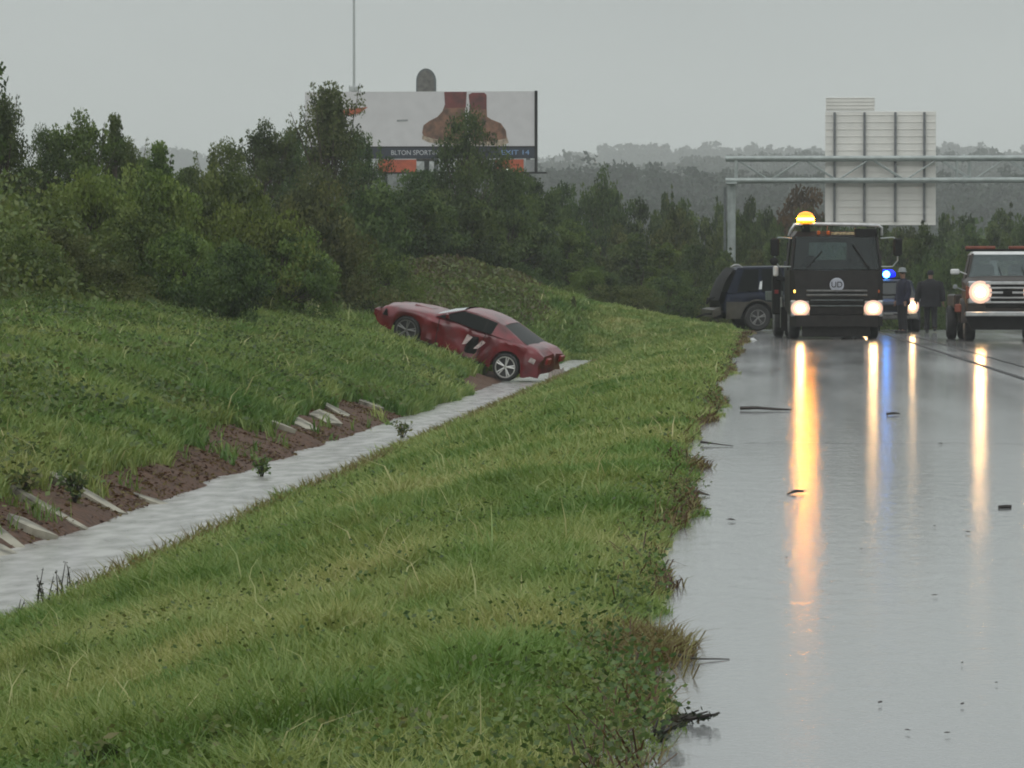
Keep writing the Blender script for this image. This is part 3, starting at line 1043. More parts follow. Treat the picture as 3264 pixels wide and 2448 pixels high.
# brush covering the hillside behind and between the shrubs
parts = []
n_ = 420000
x = rng.uniform(-34, -4.2, n_)
y = rng.uniform(48, 150, n_)
bx = -12.6 + 1.6 * (vnoise(x * 0, y, 0.16, 41) - .5) + np.clip((y - 93) / 28, 0, 1) * 6.8
k = (x < bx) & (x > -0.24 * y - 1.5)
x, y = x[k], y[k]
hh = np.clip((bx[k] - x) / 3.0, 0.12, 1) * (0.6 + 2.1 * vnoise(x, y, 0.55, 42)) * np.where(y > 108, 0.40, 1)
z = ground_z(x, y) + hh * rng.random(len(x)) ** 0.6
patchv = vnoise(x, y, 0.22, 43)
tint = np.clip(0.35 * rng.random(len(x)) + 0.65 * patchv + np.where(y > 108, 0.42, 0) - 0.08, 0, 1)
parts.append(leaves(x, y, z, 0.13 * rng.uniform(0.6, 1.5, len(x)), tint, 0.8, 0.55))
V, Fc, A = merge(parts)
M['brush'] = leafmat('brush_leaves', [(0.06, 0.11, 0.022), (0.11, 0.165, 0.032), (0.15, 0.19, 0.045), (0.11, 0.085, 0.04), (0.085, 0.05, 0.032)], patch=0.6, patchcols=[(0.45, 0.52, 0.45), (1.2, 1.15, 1.0)])
tag(link_mesh('brush', np_mesh('brush', V, Fc, {'tint': A}), M['brush']), 'tangled green and brown brush covering the hillside under the trees', 'brush', kind='stuff')

# the dark wood beyond the crest: trees one can tell apart
wd_ = [
    ('wood', 'dark', 1215, 178, 405, 110, 'dark tree at the left end of the wood beside the hill'),
    ('leaders', 'dark', 1300, 186, 388, 130, 'tall dark tree rising above the wood right of the billboard'),
    ('pine', 'dark', 1330, 200, 402, 60, 'thin dark tree leaning against the tall one right of the billboard'),
    ('wood', 'dark', 1385, 196, 440, 120, 'dark tree in the wood next right of the tall one'),
    ('pine', 'dark', 1440, 204, 412, 60, 'narrow dark tree with a knobby top in the middle of the wood'),
    ('wood2', 'dark', 1475, 192, 446, 120, 'dark tree in the wood right of the knobby narrow one'),
    ('wood', 'olive', 1525, 186, 480, 110, 'olive tree in the wood left of the gantry column'),
    ('wood2', 'dark', 1556, 206, 456, 90, 'dark tree directly left of the gantry column'),
    ('wood', 'dark', 1618, 196, 438, 90, 'dark tree directly right of the gantry column'),
    ('wood', 'dark', 1660, 184, 462, 90, 'dark tree in the wood between gantry column and rust tree'),
    ('wood', 'brown', 1728, 210, 418, 190, 'rust brown tree behind the amber beacon'),
    ('wood', 'dark', 1790, 190, 470, 130, 'dark tree behind the cab of the black truck'),
    ('wood2', 'dark', 1880, 196, 478, 140, 'dark tree behind the right mirror of the black truck'),
    ('wood', 'olive', 1960, 186, 500, 140, 'olive tree behind the walking person'),
    ('pine', 'dark', 2040, 220, 458, 80, 'dark pine right of the big sign back'),
    ('wood', 'dark', 2085, 214, 478, 130, 'dark tree above the silver tow truck'),
    ('wood2', 'dark', 2160, 208, 470, 120, 'dark tree right of centre above the silver tow truck'),
    ('wood', 'dark', 2225, 200, 478, 120, 'dark tree at the right edge above the silver tow truck'),
]
for pr, tn, xd, D, yt, wd, lb in wd_:
    plant_px(pr, tn, 'wood_tree', xd, D, yt, wd, lb, 'tree', 'trees of the wood beyond the crest')
# front ranks of the same wood, alike and half hidden: they share a label
for i in range(34):
    xd = 1130 + i * 34 + random.uniform(-12, 12)
    D = random.uniform(146, 172) if i % 2 else random.uniform(172, 190)
    yt = 520 + 30 * math.sin(i * 1.7) + random.uniform(-22, 22) + (20 if D < 170 else -18)
    if xd < 1240: yt -= 20
    plant_px(random.choice(['wood', 'wood2', 'round', 'wood']), random.choice(['dark', 'dark', 'olive', 'mid', 'dark']), 'wood_tree', xd, D, yt, random.uniform(95, 150),
             'dark green tree in the front ranks of the wood below the road crest', 'tree', 'front ranks of the wood')
for i in range(26):
    xd = 1150 + i * 45 + random.uniform(-12, 12)
    D = random.uniform(132, 146)
    if 1500 < xd < 2300 and D < 138: D += 8
    yt = 612 + random.uniform(-30, 25) + (0 if xd > 1350 else -10)
    plant_px(random.choice(['bush', 'bush2', 'round']), random.choice(['dark', 'olive', 'dark', 'mid']), 'shrub', xd, D, yt, random.uniform(90, 140),
             'dark shrub at the foot of the wood just beyond the crest', 'shrub', 'shrubs at the foot of the wood')


# far woods: several wooded ridges fading into the rain haze
def woods(name, y0, y1, xlim, ntree, hmin, hmax, nleaf, ls, label, seed):
    g_ = np.random.default_rng(seed)
    ty = g_.uniform(y0, y1, ntree)
    tx = g_.uniform(-1, 1, ntree) * xlim * ty / y1
    th = g_.uniform(hmin, hmax, ntree) * (0.8 + 0.4 * vnoise(tx, ty, 0.03, seed))
    tr = th * g_.uniform(0.36, 0.55, ntree)
    tz = ground_z(tx, ty)
    ncl = 10
    ca = g_.uniform(0, 2 * np.pi, (ntree, ncl)); cf = g_.random((ntree, ncl))
    cr = np.sqrt(g_.random((ntree, ncl))) * tr[:, None] * np.sqrt(np.clip(1 - (cf * 1.6 - .55) ** 2, .08, 1))
    CX = tx[:, None] + np.cos(ca) * cr; CY = ty[:, None] + np.sin(ca) * cr; CZ = tz[:, None] + th[:, None] * (0.25 + 0.75 * cf)
    n = ntree * nleaf
    ti = np.repeat(np.arange(ntree), nleaf)
    ci = g_.integers(0, ncl, n)
    sp = (tr[ti] * 0.33)
    o = g_.normal(size=(n, 3)); o /= np.linalg.norm(o, axis=1)[:, None]; o *= (g_.random(n) ** .4 * sp)[:, None]
    tint = np.clip(0.6 * g_.random(ntree)[ti] + 0.4 * g_.random(n), 0, 1)
    v, q, a = leaves(CX[ti, ci] + o[:, 0], CY[ti, ci] + o[:, 1], CZ[ti, ci] + o[:, 2] * .8, ls * g_.uniform(.6, 1.4, n), tint, .8, .75)
    tag(link_mesh(name, np_mesh(name, v, [q], {'tint': a}), LM['dark' if y0 < 400 else 'far']), label, 'woods', kind='stuff')


woods('woods', 215, 340, 120, 330, 8, 11, 260, 0.55, 'dark woodland filling the valley beyond the crest', 3)
woods('far_woods', 560, 980, 190, 1000, 8, 13, 300, 1.2, 'hazy grey green woodland on the first ridge beyond the valley', 4)
woods('far_woods', 1250, 1640, 300, 1700, 9, 14, 200, 1.8, 'pale hazy woodland on the second ridge', 5)
woods('far_woods', 2250, 2640, 480, 2600, 11, 17, 140, 2.4, 'palest woodland on the farthest ridge against the sky', 6)


# ------------------------------------------------------------------ vehicles
def smooth_profile(pts, xs):
    xp = [p[0] for p in pts]
    zp = [p[1] for p in pts]
    return np.interp(xs, xp, zp)


def wheel(parent, c, r, w, rimr, side, spokes=5, rimmat='silver', dual=False):
    """wheel as a part: tyre mesh with rim as its child; axle along local Y, side=+1 faces +Y"""
    mb = MB()
    x, y, z = c
    h = w / 2
    mb.lathe([(rimr, -h * .9), (r * .86, -h), (r * .97, -h * .78), (r, -h * .3), (r, h * .3), (r * .97, h * .78), (r * .86, h), (rimr, h * .9)], (0, 0, 0), 'y', 28)
    ty = mb.build('wheel', M['rubber'], parent, smooth=True)
    ty.location = (x, y, z)
    rb_ = MB()
    o = side * h
    for k in range(spokes):
        a = 2 * math.pi * k / spokes + 0.3
        for da in (-0.13, 0.13):
            p0 = Vector((math.cos(a) * rimr * .15, o * .8, math.sin(a) * rimr * .15))
            p1 = Vector((math.cos(a + da) * rimr * .93, o * .93, math.sin(a + da) * rimr * .93))
            rb_.tube([p0, p1], [rimr * .09, rimr * .07], 6)
    rb_.lathe([(rimr * .2, o * .7), (rimr * .2, o * .9), (0.01, o * .92)], (0, 0, 0), 'y', 12)
    rb_.lathe([(rimr * 1.0, o * .93), (rimr * 1.0, o * .99), (rimr * .90, o * .99), (rimr * .88, o * .8), (rimr * 1.0, o * .93)], (0, 0, 0), 'y', 24, cap=False)
    rim = rb_.build('rim', M[rimmat], ty, smooth=True)
    db = MB()
    db.lathe([(rimr * .985, -h * .8), (rimr * .985, o * .6), (rimr * .9, o * .5), (.001, o * .5)], (0, 0, 0), 'y', 24)
    db.build('wheel_dish', M['dark'], ty, smooth=True)
    return ty


def body_shell(mb, xs, top, bot, hw, arches, crown=0.03, dent=None):
    """car body skin: one ring of points per station along x, wheel openings cut out of the lower edge"""
    rings = []
    for x in xs:
        zt = float(smooth_profile(top, x)); zb = float(smooth_profile(bot, x)); W = float(smooth_profile(hw, x))
        for xa, za, ra in arches:
            if abs(x - xa) < ra:
                zb = max(zb, za + math.sqrt(ra * ra - (x - xa) ** 2))
        zb = min(zb, zt - 0.06)
        ring = []
        for t_, f in ((0, .96), (.2, .985), (.45, 1.0), (.62, 1.0), (.8, .975), (.93, .93), (1.0, .86)):
            ring.append((W * f, zb + (zt - zb) * t_))
        ring += [(W * .6, zt + crown * .7), (W * .25, zt + crown), (0, zt + crown * 1.05)]
        full = ring + [(-a, b_) for a, b_ in reversed(ring[:-1])]
        out = []
        for j, (yy, zz) in enumerate(full):
            d = dent(x, yy, zz) if dent else (0, 0, 0)
            out.append((x + d[0], yy + d[1], zz + d[2]))
        rings.append(out)
    mb.loft(rings, closed=False)
    n = len(rings[0])
    b0 = len(mb.v) - n * len(rings)
    mb.f.append(tuple(range(b0, b0 + n)))
    mb.f.append(tuple(reversed(range(len(mb.v) - n, len(mb.v)))))


def quad_panel(mb, a, b_, c, d, th, nrm):
    """slab between four corners, thickness along nrm"""
    n_ = Vector(nrm).normalized() * th
    P = [Vector(p) for p in (a, b_, c, d)]
    vv = P + [p + n_ for p in P]
    mb.add(vv, [(3, 2, 1, 0), (4, 5, 6, 7), (0, 1, 5, 4), (1, 2, 6, 5), (2, 3, 7, 6), (3, 0, 4, 7)])


def lamp_disc(name, parent, c, r, mat, axis='x', sgn=1, ry=None, n=20):
    """shallow domed lens facing sgn*axis"""
    mb = MB()
    mb.lathe([(r, -0.02 * sgn), (r, 0.0), (r * .8, 0.012 * sgn), (r * .4, 0.02 * sgn), (0.001, 0.022 * sgn)], (0, 0, 0), axis, n)
    o = mb.build(name, mat, parent, smooth=True)
    o.location = c
    if ry: o.scale = (1, ry, 1)
    return o


# ---- the wrecked red coupe (x forward from the rear axle, y left, z up)
def red_coupe():
    root = empty('wrecked_car', (-5.76, 88.8, -0.84), 0, 'crumpled red coupe lying nose-up across the concrete ditch', 'car')
    root.rotation_euler = (R(-3.5), R(-18.8), R(166))
    root.scale = (.955, .955, .96)
    top = [(-.88, .66), (-.82, .90), (-.5, .97), (-.2, .98), (.4, .96), (1.0, .93), (2.1, .94), (2.7, .90), (3.2, .81), (3.5, .72), (3.62, .6), (3.66, .48)]
    bot = [(-.88, .45), (-.8, .32), (-.5, .22), (.4, .19), (2.2, .19), (3.1, .22), (3.5, .24), (3.66, .32)]
    hw = [(-.88, .74), (-.8, .84), (-.6, .90), (0, .94), (1, .915), (2.5, .93), (3.1, .9), (3.45, .82), (3.66, .66)]
    xs = sorted(set(np.round(np.concatenate([np.linspace(-.88, 3.66, 61), [-.36, -.35, .35, .36, 2.35, 2.36, 3.08, 3.09]]), 3)))
    rr = random.Random(5)
    ph = [rr.uniform(0, 6) for _ in range(6)]

    def dent(x, y, z):
        d = Vector((0, 0, 0))
        # caved-in left door and sill behind the front wheel
        if y > 0.3:
            k = math.exp(-((x - 1.05) / .5) ** 2) * math.exp(-((z - .62) / .3) ** 2)
            d.y -= 0.16 * k
            d.y += 0.025 * math.sin(7 * x + ph[0]) * math.sin(9 * z + ph[1])
        # buckled front wing and rear quarter
        if y > 0.3:
            d.y -= 0.05 * math.exp(-((x - 2.05) / .22) ** 2) * (1 + math.sin(14 * z))
            d.y -= 0.07 * math.exp(-((x + .1) / .5) ** 2 - ((z - .8) / .12) ** 2)
        if y > 0.3 and x < 1.7:
            a_ = noise.noise(Vector((x * 5.5, z * 6.5, 3.1)))
            d.y += 0.05 * a_ * min(1, max(0, (.95 - z) / .2))
            d.x += 0.02 * a_
        # crushed tail
        k = max(0, min(1, (-0.45 - x) / 0.45))
        d.z += k * (0.07 * math.sin(11 * y + ph[2]) + 0.05 * math.sin(17 * x + ph[3])) - k * 0.02
        d.x += k * (0.10 * math.sin(6 * y + ph[4]) + 0.06 * math.sin(13 * z))
        d.y -= k * 0.08 * (1 if y > 0 else -1) * (z > .5)
        # buckled nose
        k = max(0, min(1, (x - 3.2) / 0.4))
        d.z += k * 0.03 * math.sin(8 * y + 1)
        return d
    mb = MB()
    body_shell(mb, xs, top, bot, hw, [(0, .33, .40), (2.72, .33, .39)], 0.035, dent)
    body = mb.build('body', M['red'], root, smooth=True)
    # roof and pillars
    mb = MB()
    rings = []
    for x, z, w in ((1.56, 1.245, .50), (1.46, 1.285, .58), (1.2, 1.315, .61), (.95, 1.32, .615), (.68, 1.30, .60), (.42, 1.25, .57)):
        rings.append([(x, w, z - .05), (x, w * .97, z - .012), (x, w * .6, z + .012), (x, 0, z + .02), (x, -w * .6, z + .012), (x, -w * .97, z - .012), (x, -w, z - .05)])
    mb.loft(rings)
    rings2 = [[(p[0], p[1] * .98, p[2] - .035) for p in r0_] for r0_ in rings]
    mb.loft(rings2)
    mb.build('roof', M['red'], root, smooth=True)
    for s in (1, -1):
        # windscreen pillar, door pillar, and the broad rear quarter
        mb = MB()
        mb.hull([(2.16, s * .80, .95), (2.06, s * .83, .95), (1.54, s * .60, 1.25), (1.46, s * .545, 1.26), (2.16, s * .76, .96), (1.54, s * .55, 1.27)])
        mb.build('windscreen_pillar', M['red'], root)
        mb = MB()
        quad_panel(mb, (.84, s * .83, .95), (.77, s * .83, .95), (.82, s * .615, 1.26), (.89, s * .615, 1.265), .03, (0, -s, 0))
        mb.build('door_pillar', M['dark'], root)
        mb = MB()
        mb.hull([(.62, s * .84, .96), (-.10, s * .82, .97), (-.34, s * .76, .97), (.42, s * .57, 1.24), (.58, s * .60, 1.26), (.60, s * .76, .97), (-.10, s * .72, .97), (.42, s * .52, 1.23), (.58, s * .54, 1.27), (-.34, s * .68, .97)])
        mb.build('rear_pillar', M['red'], root)
    for s in (1, -1):
        mb = MB()
        quad_panel(mb, (2.02, s * .815, .955), (.83, s * .82, .955), (.88, s * .615, 1.25), (1.50, s * .60, 1.245), .01, (0, -s, 0))
        mb.build('side_window', M['darkglass'], root)
        mb = MB()
        quad_panel(mb, (.77, s * .835, .965), (.60, s * .835, .965), (.60, s * .615, 1.25), (.82, s * .62, 1.255), .01, (0, -s, 0))
        mb.build('quarter_window', M['darkglass'], root)
    mb = MB()
    mb.loft([[(2.12, .76, .955), (2.18, .4, .97), (2.20, 0, .975), (2.18, -.4, .97), (2.12, -.76, .955)],
             [(1.82, .655, 1.13), (1.88, .35, 1.155), (1.90, 0, 1.16), (1.88, -.35, 1.155), (1.82, -.655, 1.13)],
             [(1.54, .55, 1.265), (1.57, .3, 1.285), (1.58, 0, 1.29), (1.57, -.3, 1.285), (1.54, -.55, 1.265)]])
    mb.build('windscreen', M['screen'], root, smooth=True)
    mb = MB()
    mb.loft([[(.42, .54, 1.235), (.40, 0, 1.265), (.42, -.54, 1.235)], [(.05, .62, 1.11), (.02, 0, 1.135), (.05, -.62, 1.11)], [(-.34, .69, .985), (-.38, 0, 1.01), (-.34, -.69, .985)]])
    mb.build('rear_window', M['darkglass'], root, smooth=True)
    # hood scoop
    mb = MB()
    mb.hull([(2.95, .22, .87), (2.95, -.22, .87), (2.55, .24, .93), (2.55, -.24, .93), (2.9, .19, .935), (2.9, -.19, .935), (2.45, .18, .96), (2.45, -.18, .96)])
    mb.build('hood_scoop', M['red'], root)
    # missing headlight: dark socket; bumper lip pushed forward
    for s in (1, -1):
        mb = MB()
        mb.hull([(3.585, s * .48, .56), (3.60, s * .48, .66), (3.45, s * .85, .52), (3.38, s * .88, .69), (3.30, s * .88, .54), (3.45, s * .50, .68), (3.60, s * .50, .6)])
        mb.build('headlight_socket', M['dark'], root)
    mb = MB()
    mb.loft([[(x + .06, y, z) for y, z in ((.70, .30), (.74, .40), (.72, .52), (.60, .56))] for x in (0,)] + [[(3.62, .70, .30), (3.70, .72, .40), (3.74, .70, .50), (3.66, .66, .56)], [(3.74, .35, .28), (3.84, .36, .38), (3.86, .35, .50), (3.76, .33, .555)], [(3.78, 0, .28), (3.88, 0, .38), (3.90, 0, .50), (3.80, 0, .555)], [(3.74, -.35, .28), (3.84, -.36, .38), (3.86, -.35, .50), (3.76, -.33, .555)], [(3.60, -.72, .30), (3.66, -.74, .40), (3.68, -.73, .50), (3.62, -.68, .56)]][1:])
    mb.build('front_bumper', M['red'], root, smooth=True)
    # torn rear bumper, pale foam showing, tail panel
    mb = MB()
    mb.loft([[(-.90, -.74, .36), (-1.0, -.72, .44), (-.96, -.7, .56)], [(-1.0, -.3, .30), (-1.12, -.3, .40), (-1.05, -.3, .55)], [(-.97, .2, .34), (-1.12, .22, .42), (-1.03, .2, .58)], [(-.90, .55, .30), (-1.06, .62, .36), (-1.0, .56, .50)]])
    mb.build('rear_bumper', M['foam'], root, smooth=True)
    for s in (1, -1):
        mb = MB()
        mb.box((-.90, s * .52, .76), (.07, .30, .16), .02)
        mb.build('tail_light', M['redlens'], root)
    mb = MB()
    mb.hull([(-.52, .935, .66), (-.68, .92, .64), (-.70, .91, .76), (-.56, .93, .78)])
    mb.build('side_marker', M['foam'], root)
    # door gap torn open, with bent pale metal edges
    mb = MB()
    mb.hull([(1.20, .80, .30), (.82, .80, .36), (.90, .80, .80), (1.12, .80, .74), (1.0, .865, .36), (.95, .865, .70), (1.12, .86, .40), (1.02, .88, .58)])
    mb.build('door_gap', M['dark'], root)
    for x0_, x1_ in ((1.98, 1.90), (.72, .80)):
        mb = MB()
        mb.tube([(x0_, .90, .93), ((x0_ + x1_) / 2, .93, .6), (x1_, .89, .24)], .009, 4)
        mb.build('door_seam', M['dark'], root)
    mb = MB()
    mb.tube([(2.9, .86, .24), (1.4, .895, .20), (.5, .90, .21)], .03, 6)
    mb.build('sill', M['dark'], root)
    mb = MB()
    quad_panel(mb, (1.24, .88, .50), (1.12, .92, .56), (1.02, .91, .76), (1.18, .87, .78), .015, (0, 1, 0))
    quad_panel(mb, (.92, .90, .50), (.80, .93, .54), (.66, .92, .74), (.76, .90, .77), .015, (0, 1, 0))
    mb.build('torn_door_edge', M['baremetal'], root)
    mb = MB()
    mb.hull([(1.86, .84, .98), (1.74, .84, .98), (1.80, 1.02, 1.0), (1.70, 1.02, 1.0), (1.84, .86, 1.10), (1.74, 1.02, 1.11), (1.80, 1.03, 1.09)])
    mb.build('mirror', M['red'], root)
    mb = MB()
    mb.box((1.36, 0, .46), (1.9, 1.5, .5), .05)
    mb.box((3.2, 0, .48), (.5, 1.2, .34), .05)
    mb.box((1.3, 0, .80), (1.7, 1.3, .3), .05)
    mb.build('underbody', M['dark'], root)
    for x in (0, 2.72):
        for s in (1, -1):
            wheel(root, (x, s * .80, .335 if x == 0 else .36), .345, .24, .265, s, 5, 'chromewheel' if x == 0 else 'dullsteel')
    return root


M['foam'] = pmat('pale_foam', (0.42, 0.36, 0.34), 0.7, var=0.35, scale=9)
M['baremetal'] = pmat('bare_metal', (0.48, 0.38, 0.37), 0.4, metal=0.3, var=0.3, scale=12)
M['screen'] = pmat('rain_wet_windscreen', (0.16, 0.18, 0.18), 0.08, var=0.2, spec=1.0, coat=1.0)
M['chromewheel'] = pmat('polished_alloy', (0.6, 0.6, 0.58), 0.35, metal=0.5, var=0.1)
red_coupe()


# ---- generic wagon / police car shells
def wagon(name, loc, rotz, label, cat, low, up, Lr, Lf, wb, W, H, belt, r, windows, split=None, hood=1.1):
    """x forward from the rear axle. Lr/Lf overhangs"""
    root = empty(name, loc, rotz, label, cat)
    x0, x1 = -Lr, wb + Lf
    top = [(x0, belt - .35), (x0 + .06, belt - .02), (0.2, belt), (x1 - hood - .35, belt), (x1 - hood, belt - .02), (x1 - .25, belt - .12), (x1 - .04, belt - .22), (x1, belt - .4)]
    bot = [(x0, .55), (x0 + .15, .42), (.5, .36), (wb, .36), (x1 - .15, .36), (x1, .5)]
    hwp = [(x0, W * .93), (x0 + .2, W), (x1 - .6, W), (x1 - .15, W * .93), (x1, W * .8)]
    xs = sorted(set(np.round(np.concatenate([np.linspace(x0, x1, 60), [-r - .06, r + .06, wb - r - .06, wb + r + .06]]), 3)))
    mb = MB()
    body_shell(mb, xs, top, bot, hwp, [(0, r, r + .08), (wb, r, r + .08)], .02)
    mb.build('body', M[up], root, smooth=True)
    if low:
        for s in (1, -1):
            mb = MB()
            prof_ = []
            n_ = 40
            zt = split
            pts = []
            xs2 = np.linspace(x0 + .05, x1 - .1, 70)
            rings = []
            for x in xs2:
                zb = .36
                for xa in (0, wb):
                    ra = r + .085
                    if abs(x - xa) < ra: zb = max(zb, r + math.sqrt(ra * ra - (x - xa) ** 2))
                zt_ = max(zt, zb + .05)
                w_ = float(smooth_profile(hwp, x)) + .012
                rings.append([(x, s * w_ * .965, zb), (x, s * w_, zb + (zt_ - zb) * .5), (x, s * w_, zt_), (x, s * (w_ - .03), zt_ + .01)])
            mb.loft(rings)
            mb.build('lower_cladding', M[low], root, smooth=True)
    # cabin
    xa0, xa1 = x0 + .10, x1 - hood           # belt line ends
    xr0, xr1 = x0 + .42, x1 - hood - .75      # roof ends
    wr = W * .80
    mb = MB()
    rings = []
    for x, dz, k in ((xr1 + .04, -.07, .92), (xr1 - .12, -.01, 1), ((xr0 + xr1) / 2, .01, 1), (xr0 + .2, -.01, 1), (xr0 - .05, -.09, .95)):
        w_ = wr * k
        rings.append([(x, w_, H - .09 + dz), (x, w_ * .97, H - .03 + dz), (x, w_ * .6, H + dz), (x, 0, H + .01 + dz), (x, -w_ * .6, H + dz), (x, -w_ * .97, H - .03 + dz), (x, -w_, H - .09 + dz)])
    mb.loft(rings, cap=True)
    mb.build('roof', M[up], root, smooth=True)
    wbl = W * .93
    mb = MB()
    def P(x, s, f):
        """point on the cabin side: x measured at the belt, f = 0 belt .. 1 roof"""
        u = (x - xa0) / (xa1 - xa0)
        return Vector((x * (1 - f) + (xr0 + u * (xr1 - xr0)) * f, s * (wbl * (1 - f) + wr * f), belt * (1 - f) + (H - .07) * f))
    for s in (1, -1):
        cuts = [xa0] + [w for pair in windows for w in pair] + [xa1]
        for a, b_ in zip(cuts[0::2], cuts[1::2]):
            mb = MB()
            quad_panel(mb, P(a, s, -.05), P(b_, s, -.05), P(b_, s, 1.02), P(a, s, 1.02), .05, (0, -s, 0))
            mb.build('pillar', M[up], root)
    for s in (1, -1):
        for a, b_ in windows:
            mb = MB()
            quad_panel(mb, P(a, s, .02) + Vector((0, -s * .012, 0)), P(b_, s, .02) + Vector((0, -s * .012, 0)), P(b_, s, .98) + Vector((0, -s * .012, 0)), P(a, s, .98) + Vector((0, -s * .012, 0)), .012, (0, -s, 0))
            mb.build('side_window', M['darkglass'], root)
    mb = MB()
    quad_panel(mb, (xa1 + .0, wbl * .95, belt), (xa1, -wbl * .95, belt), (xr1 + .02, -wr * .92, H - .08), (xr1 + .02, wr * .92, H - .08), .02, (-1, 0, -.5))
    mb.build('windscreen', M['wetglass'], root)
    mb = MB()
    quad_panel(mb, (xa0, wbl * .9, belt), (xa0, -wbl * .9, belt), (xr0 - .03, -wr * .88, H - .12), (xr0 - .03, wr * .88, H - .12), .02, (1, 0, -.3))
    mb.build('rear_window', M['darkglass'], root)
    mb = MB()
    mb.box(((x0 + x1) / 2, 0, .62), (x1 - x0 - .5, W * 1.5, .5), .04)
    mb.box(((x0 + x1) / 2 - .3, 0, belt), (x1 - x0 - hood - .9, W * 1.55, .25), .04)
    mb.build('underbody', M['dark'], root)
    for x in (0, wb):
        for s in (1, -1):
            wheel(root, (x, s * (W - .13), r), r, .26, r * .6, s, 5, 'dullsteel')
    return root, x0, x1


suv, sx0, sx1 = wagon('crashed_car', (-.20, 112.9, 0.02), R(13), 'dark blue and tan SUV with smashed rear, standing crosswise behind the black truck', 'car',
                      'tan', 'bluepaint', 1.0, .95, 3.02, .97, 1.93, 1.17, .40, ((-.62, .02), (.14, .95), (1.05, 1.95)), split=.86, hood=1.25)
mb = MB()   # pale sliver of glass between the pillars
quad_panel(mb, (.04, -.895, 1.24), (.13, -.895, 1.24), (.16, -.83, 1.50), (.10, -.83, 1.50), .01, (0, -1, 0))
mb.build('broken_pane', M['litter'], suv)
mb = MB()   # buckled tailgate and hanging bumper
mb.loft([[(-1.04, -.86, .62), (-1.10, -.3, .60), (-1.06, .8, .62)], [(-1.16, -.84, .9), (-1.28, -.2, .92), (-1.12, .8, .9)], [(-1.06, -.83, 1.22), (-1.18, -.2, 1.2), (-1.04, .8, 1.2)], [(-.92, -.80, 1.55), (-1.02, -.2, 1.55), (-.9, .75, 1.55)], [(-.66, -.76, 1.86), (-.74, 0, 1.9), (-.66, .7, 1.86)]])
mb.build('tailgate', M['dark'], suv, smooth=True)
mb = MB()
mb.tube([(-.80, -.80, 1.90), (-.68, -.83, 1.955), (-.56, -.82, 1.955), (-.44, -.80, 1.90)], [.015, .032, .032, .012], 8)
mb.build('spoiler', M['silver'], suv, smooth=True)
mb = MB()
mb.hull([(-1.1, -.9, .50), (-1.1, .8, .50), (-1.32, -.85, .40), (-1.34, .7, .44), (-1.12, -.92, .72), (-1.34, -.84, .62), (-1.12, .8, .7), (-1.34, .7, .66)])
mb.build('rear_bumper', M['tan'], suv)
mb = MB()
mb.tube([(-1.25, -.6, .52), (-1.55, -.7, .50), (-1.85, -.74, .40)], [.03, .035, .02], 6)
mb.tube([(-1.25, -.6, 1.0), (-1.45, -.7, .95), (-1.50, -.72, .80)], [.03, .06, .03], 6)
mb.build('hanging_trim', M['dark'], suv)

# police car, mostly hidden behind the black truck
pc, px0, px1 = wagon('police_car', (3.86, 115.2, 0.0), R(-90), 'dark police car with a lit blue roof light, half hidden behind the black truck', 'police car',
                     None, 'bluepaint', 1.0, .9, 2.9, .96, 1.56, 1.0, .36, ((-.55, .25), (.38, 1.0), (1.1, 1.85)), hood=1.3)
pc.location.y = 115.2 + 0
mb = MB()
mb.box((1.05, 0, 1.60), (.24, 1.15, .06), .02)
lb = mb.build('light_bar', M['dark'], pc)
mb = MB()
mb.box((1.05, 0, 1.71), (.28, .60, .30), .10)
mb.build('blue_lens_halo', M['blue_lens_halo'], lb)  # lens enlarged and glowing to stand in for the lamp's blue halo
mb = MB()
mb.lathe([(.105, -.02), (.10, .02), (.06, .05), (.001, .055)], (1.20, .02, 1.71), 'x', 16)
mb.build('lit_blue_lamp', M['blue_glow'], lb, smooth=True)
for s in (1, -1):
    mb = MB()
    mb.box((px1 - .01, s * .70, .77), (.06, .34, .36), .02)
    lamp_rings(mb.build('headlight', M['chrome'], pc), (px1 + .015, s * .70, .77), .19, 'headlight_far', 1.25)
mb = MB()
mb.box((px1 - .01, 0, .72), (.06, .9, .16), .01)
mb.build('grille', M['dark'], pc)
mb = MB()
mb.box((px1 + .02, 0, .48), (.16, 1.72, .2), .04)
mb.build('front_bumper', M['dullsteel'], pc)
mb = MB()
quad_panel(mb, (px1 - .35, .955, .80), (px1 - 1.6, .975, .85), (px1 - 1.6, .975, 1.0), (px1 - .35, .955, .95), .01, (0, 1, 0))
mb.build('white_stripe', M['whitepaint'], pc)
mb = MB()
for s in (1, -1):
    mb.tube([(px1 + .16, s * .28, .4), (px1 + .2, s * .28, .8)], .035, 8)
mb.tube([(px1 + .2, -.6, .52), (px1 + .22, 0, .54), (px1 + .2, .6, .52)], .03, 8)
mb.build('push_bar', M['black'], pc)


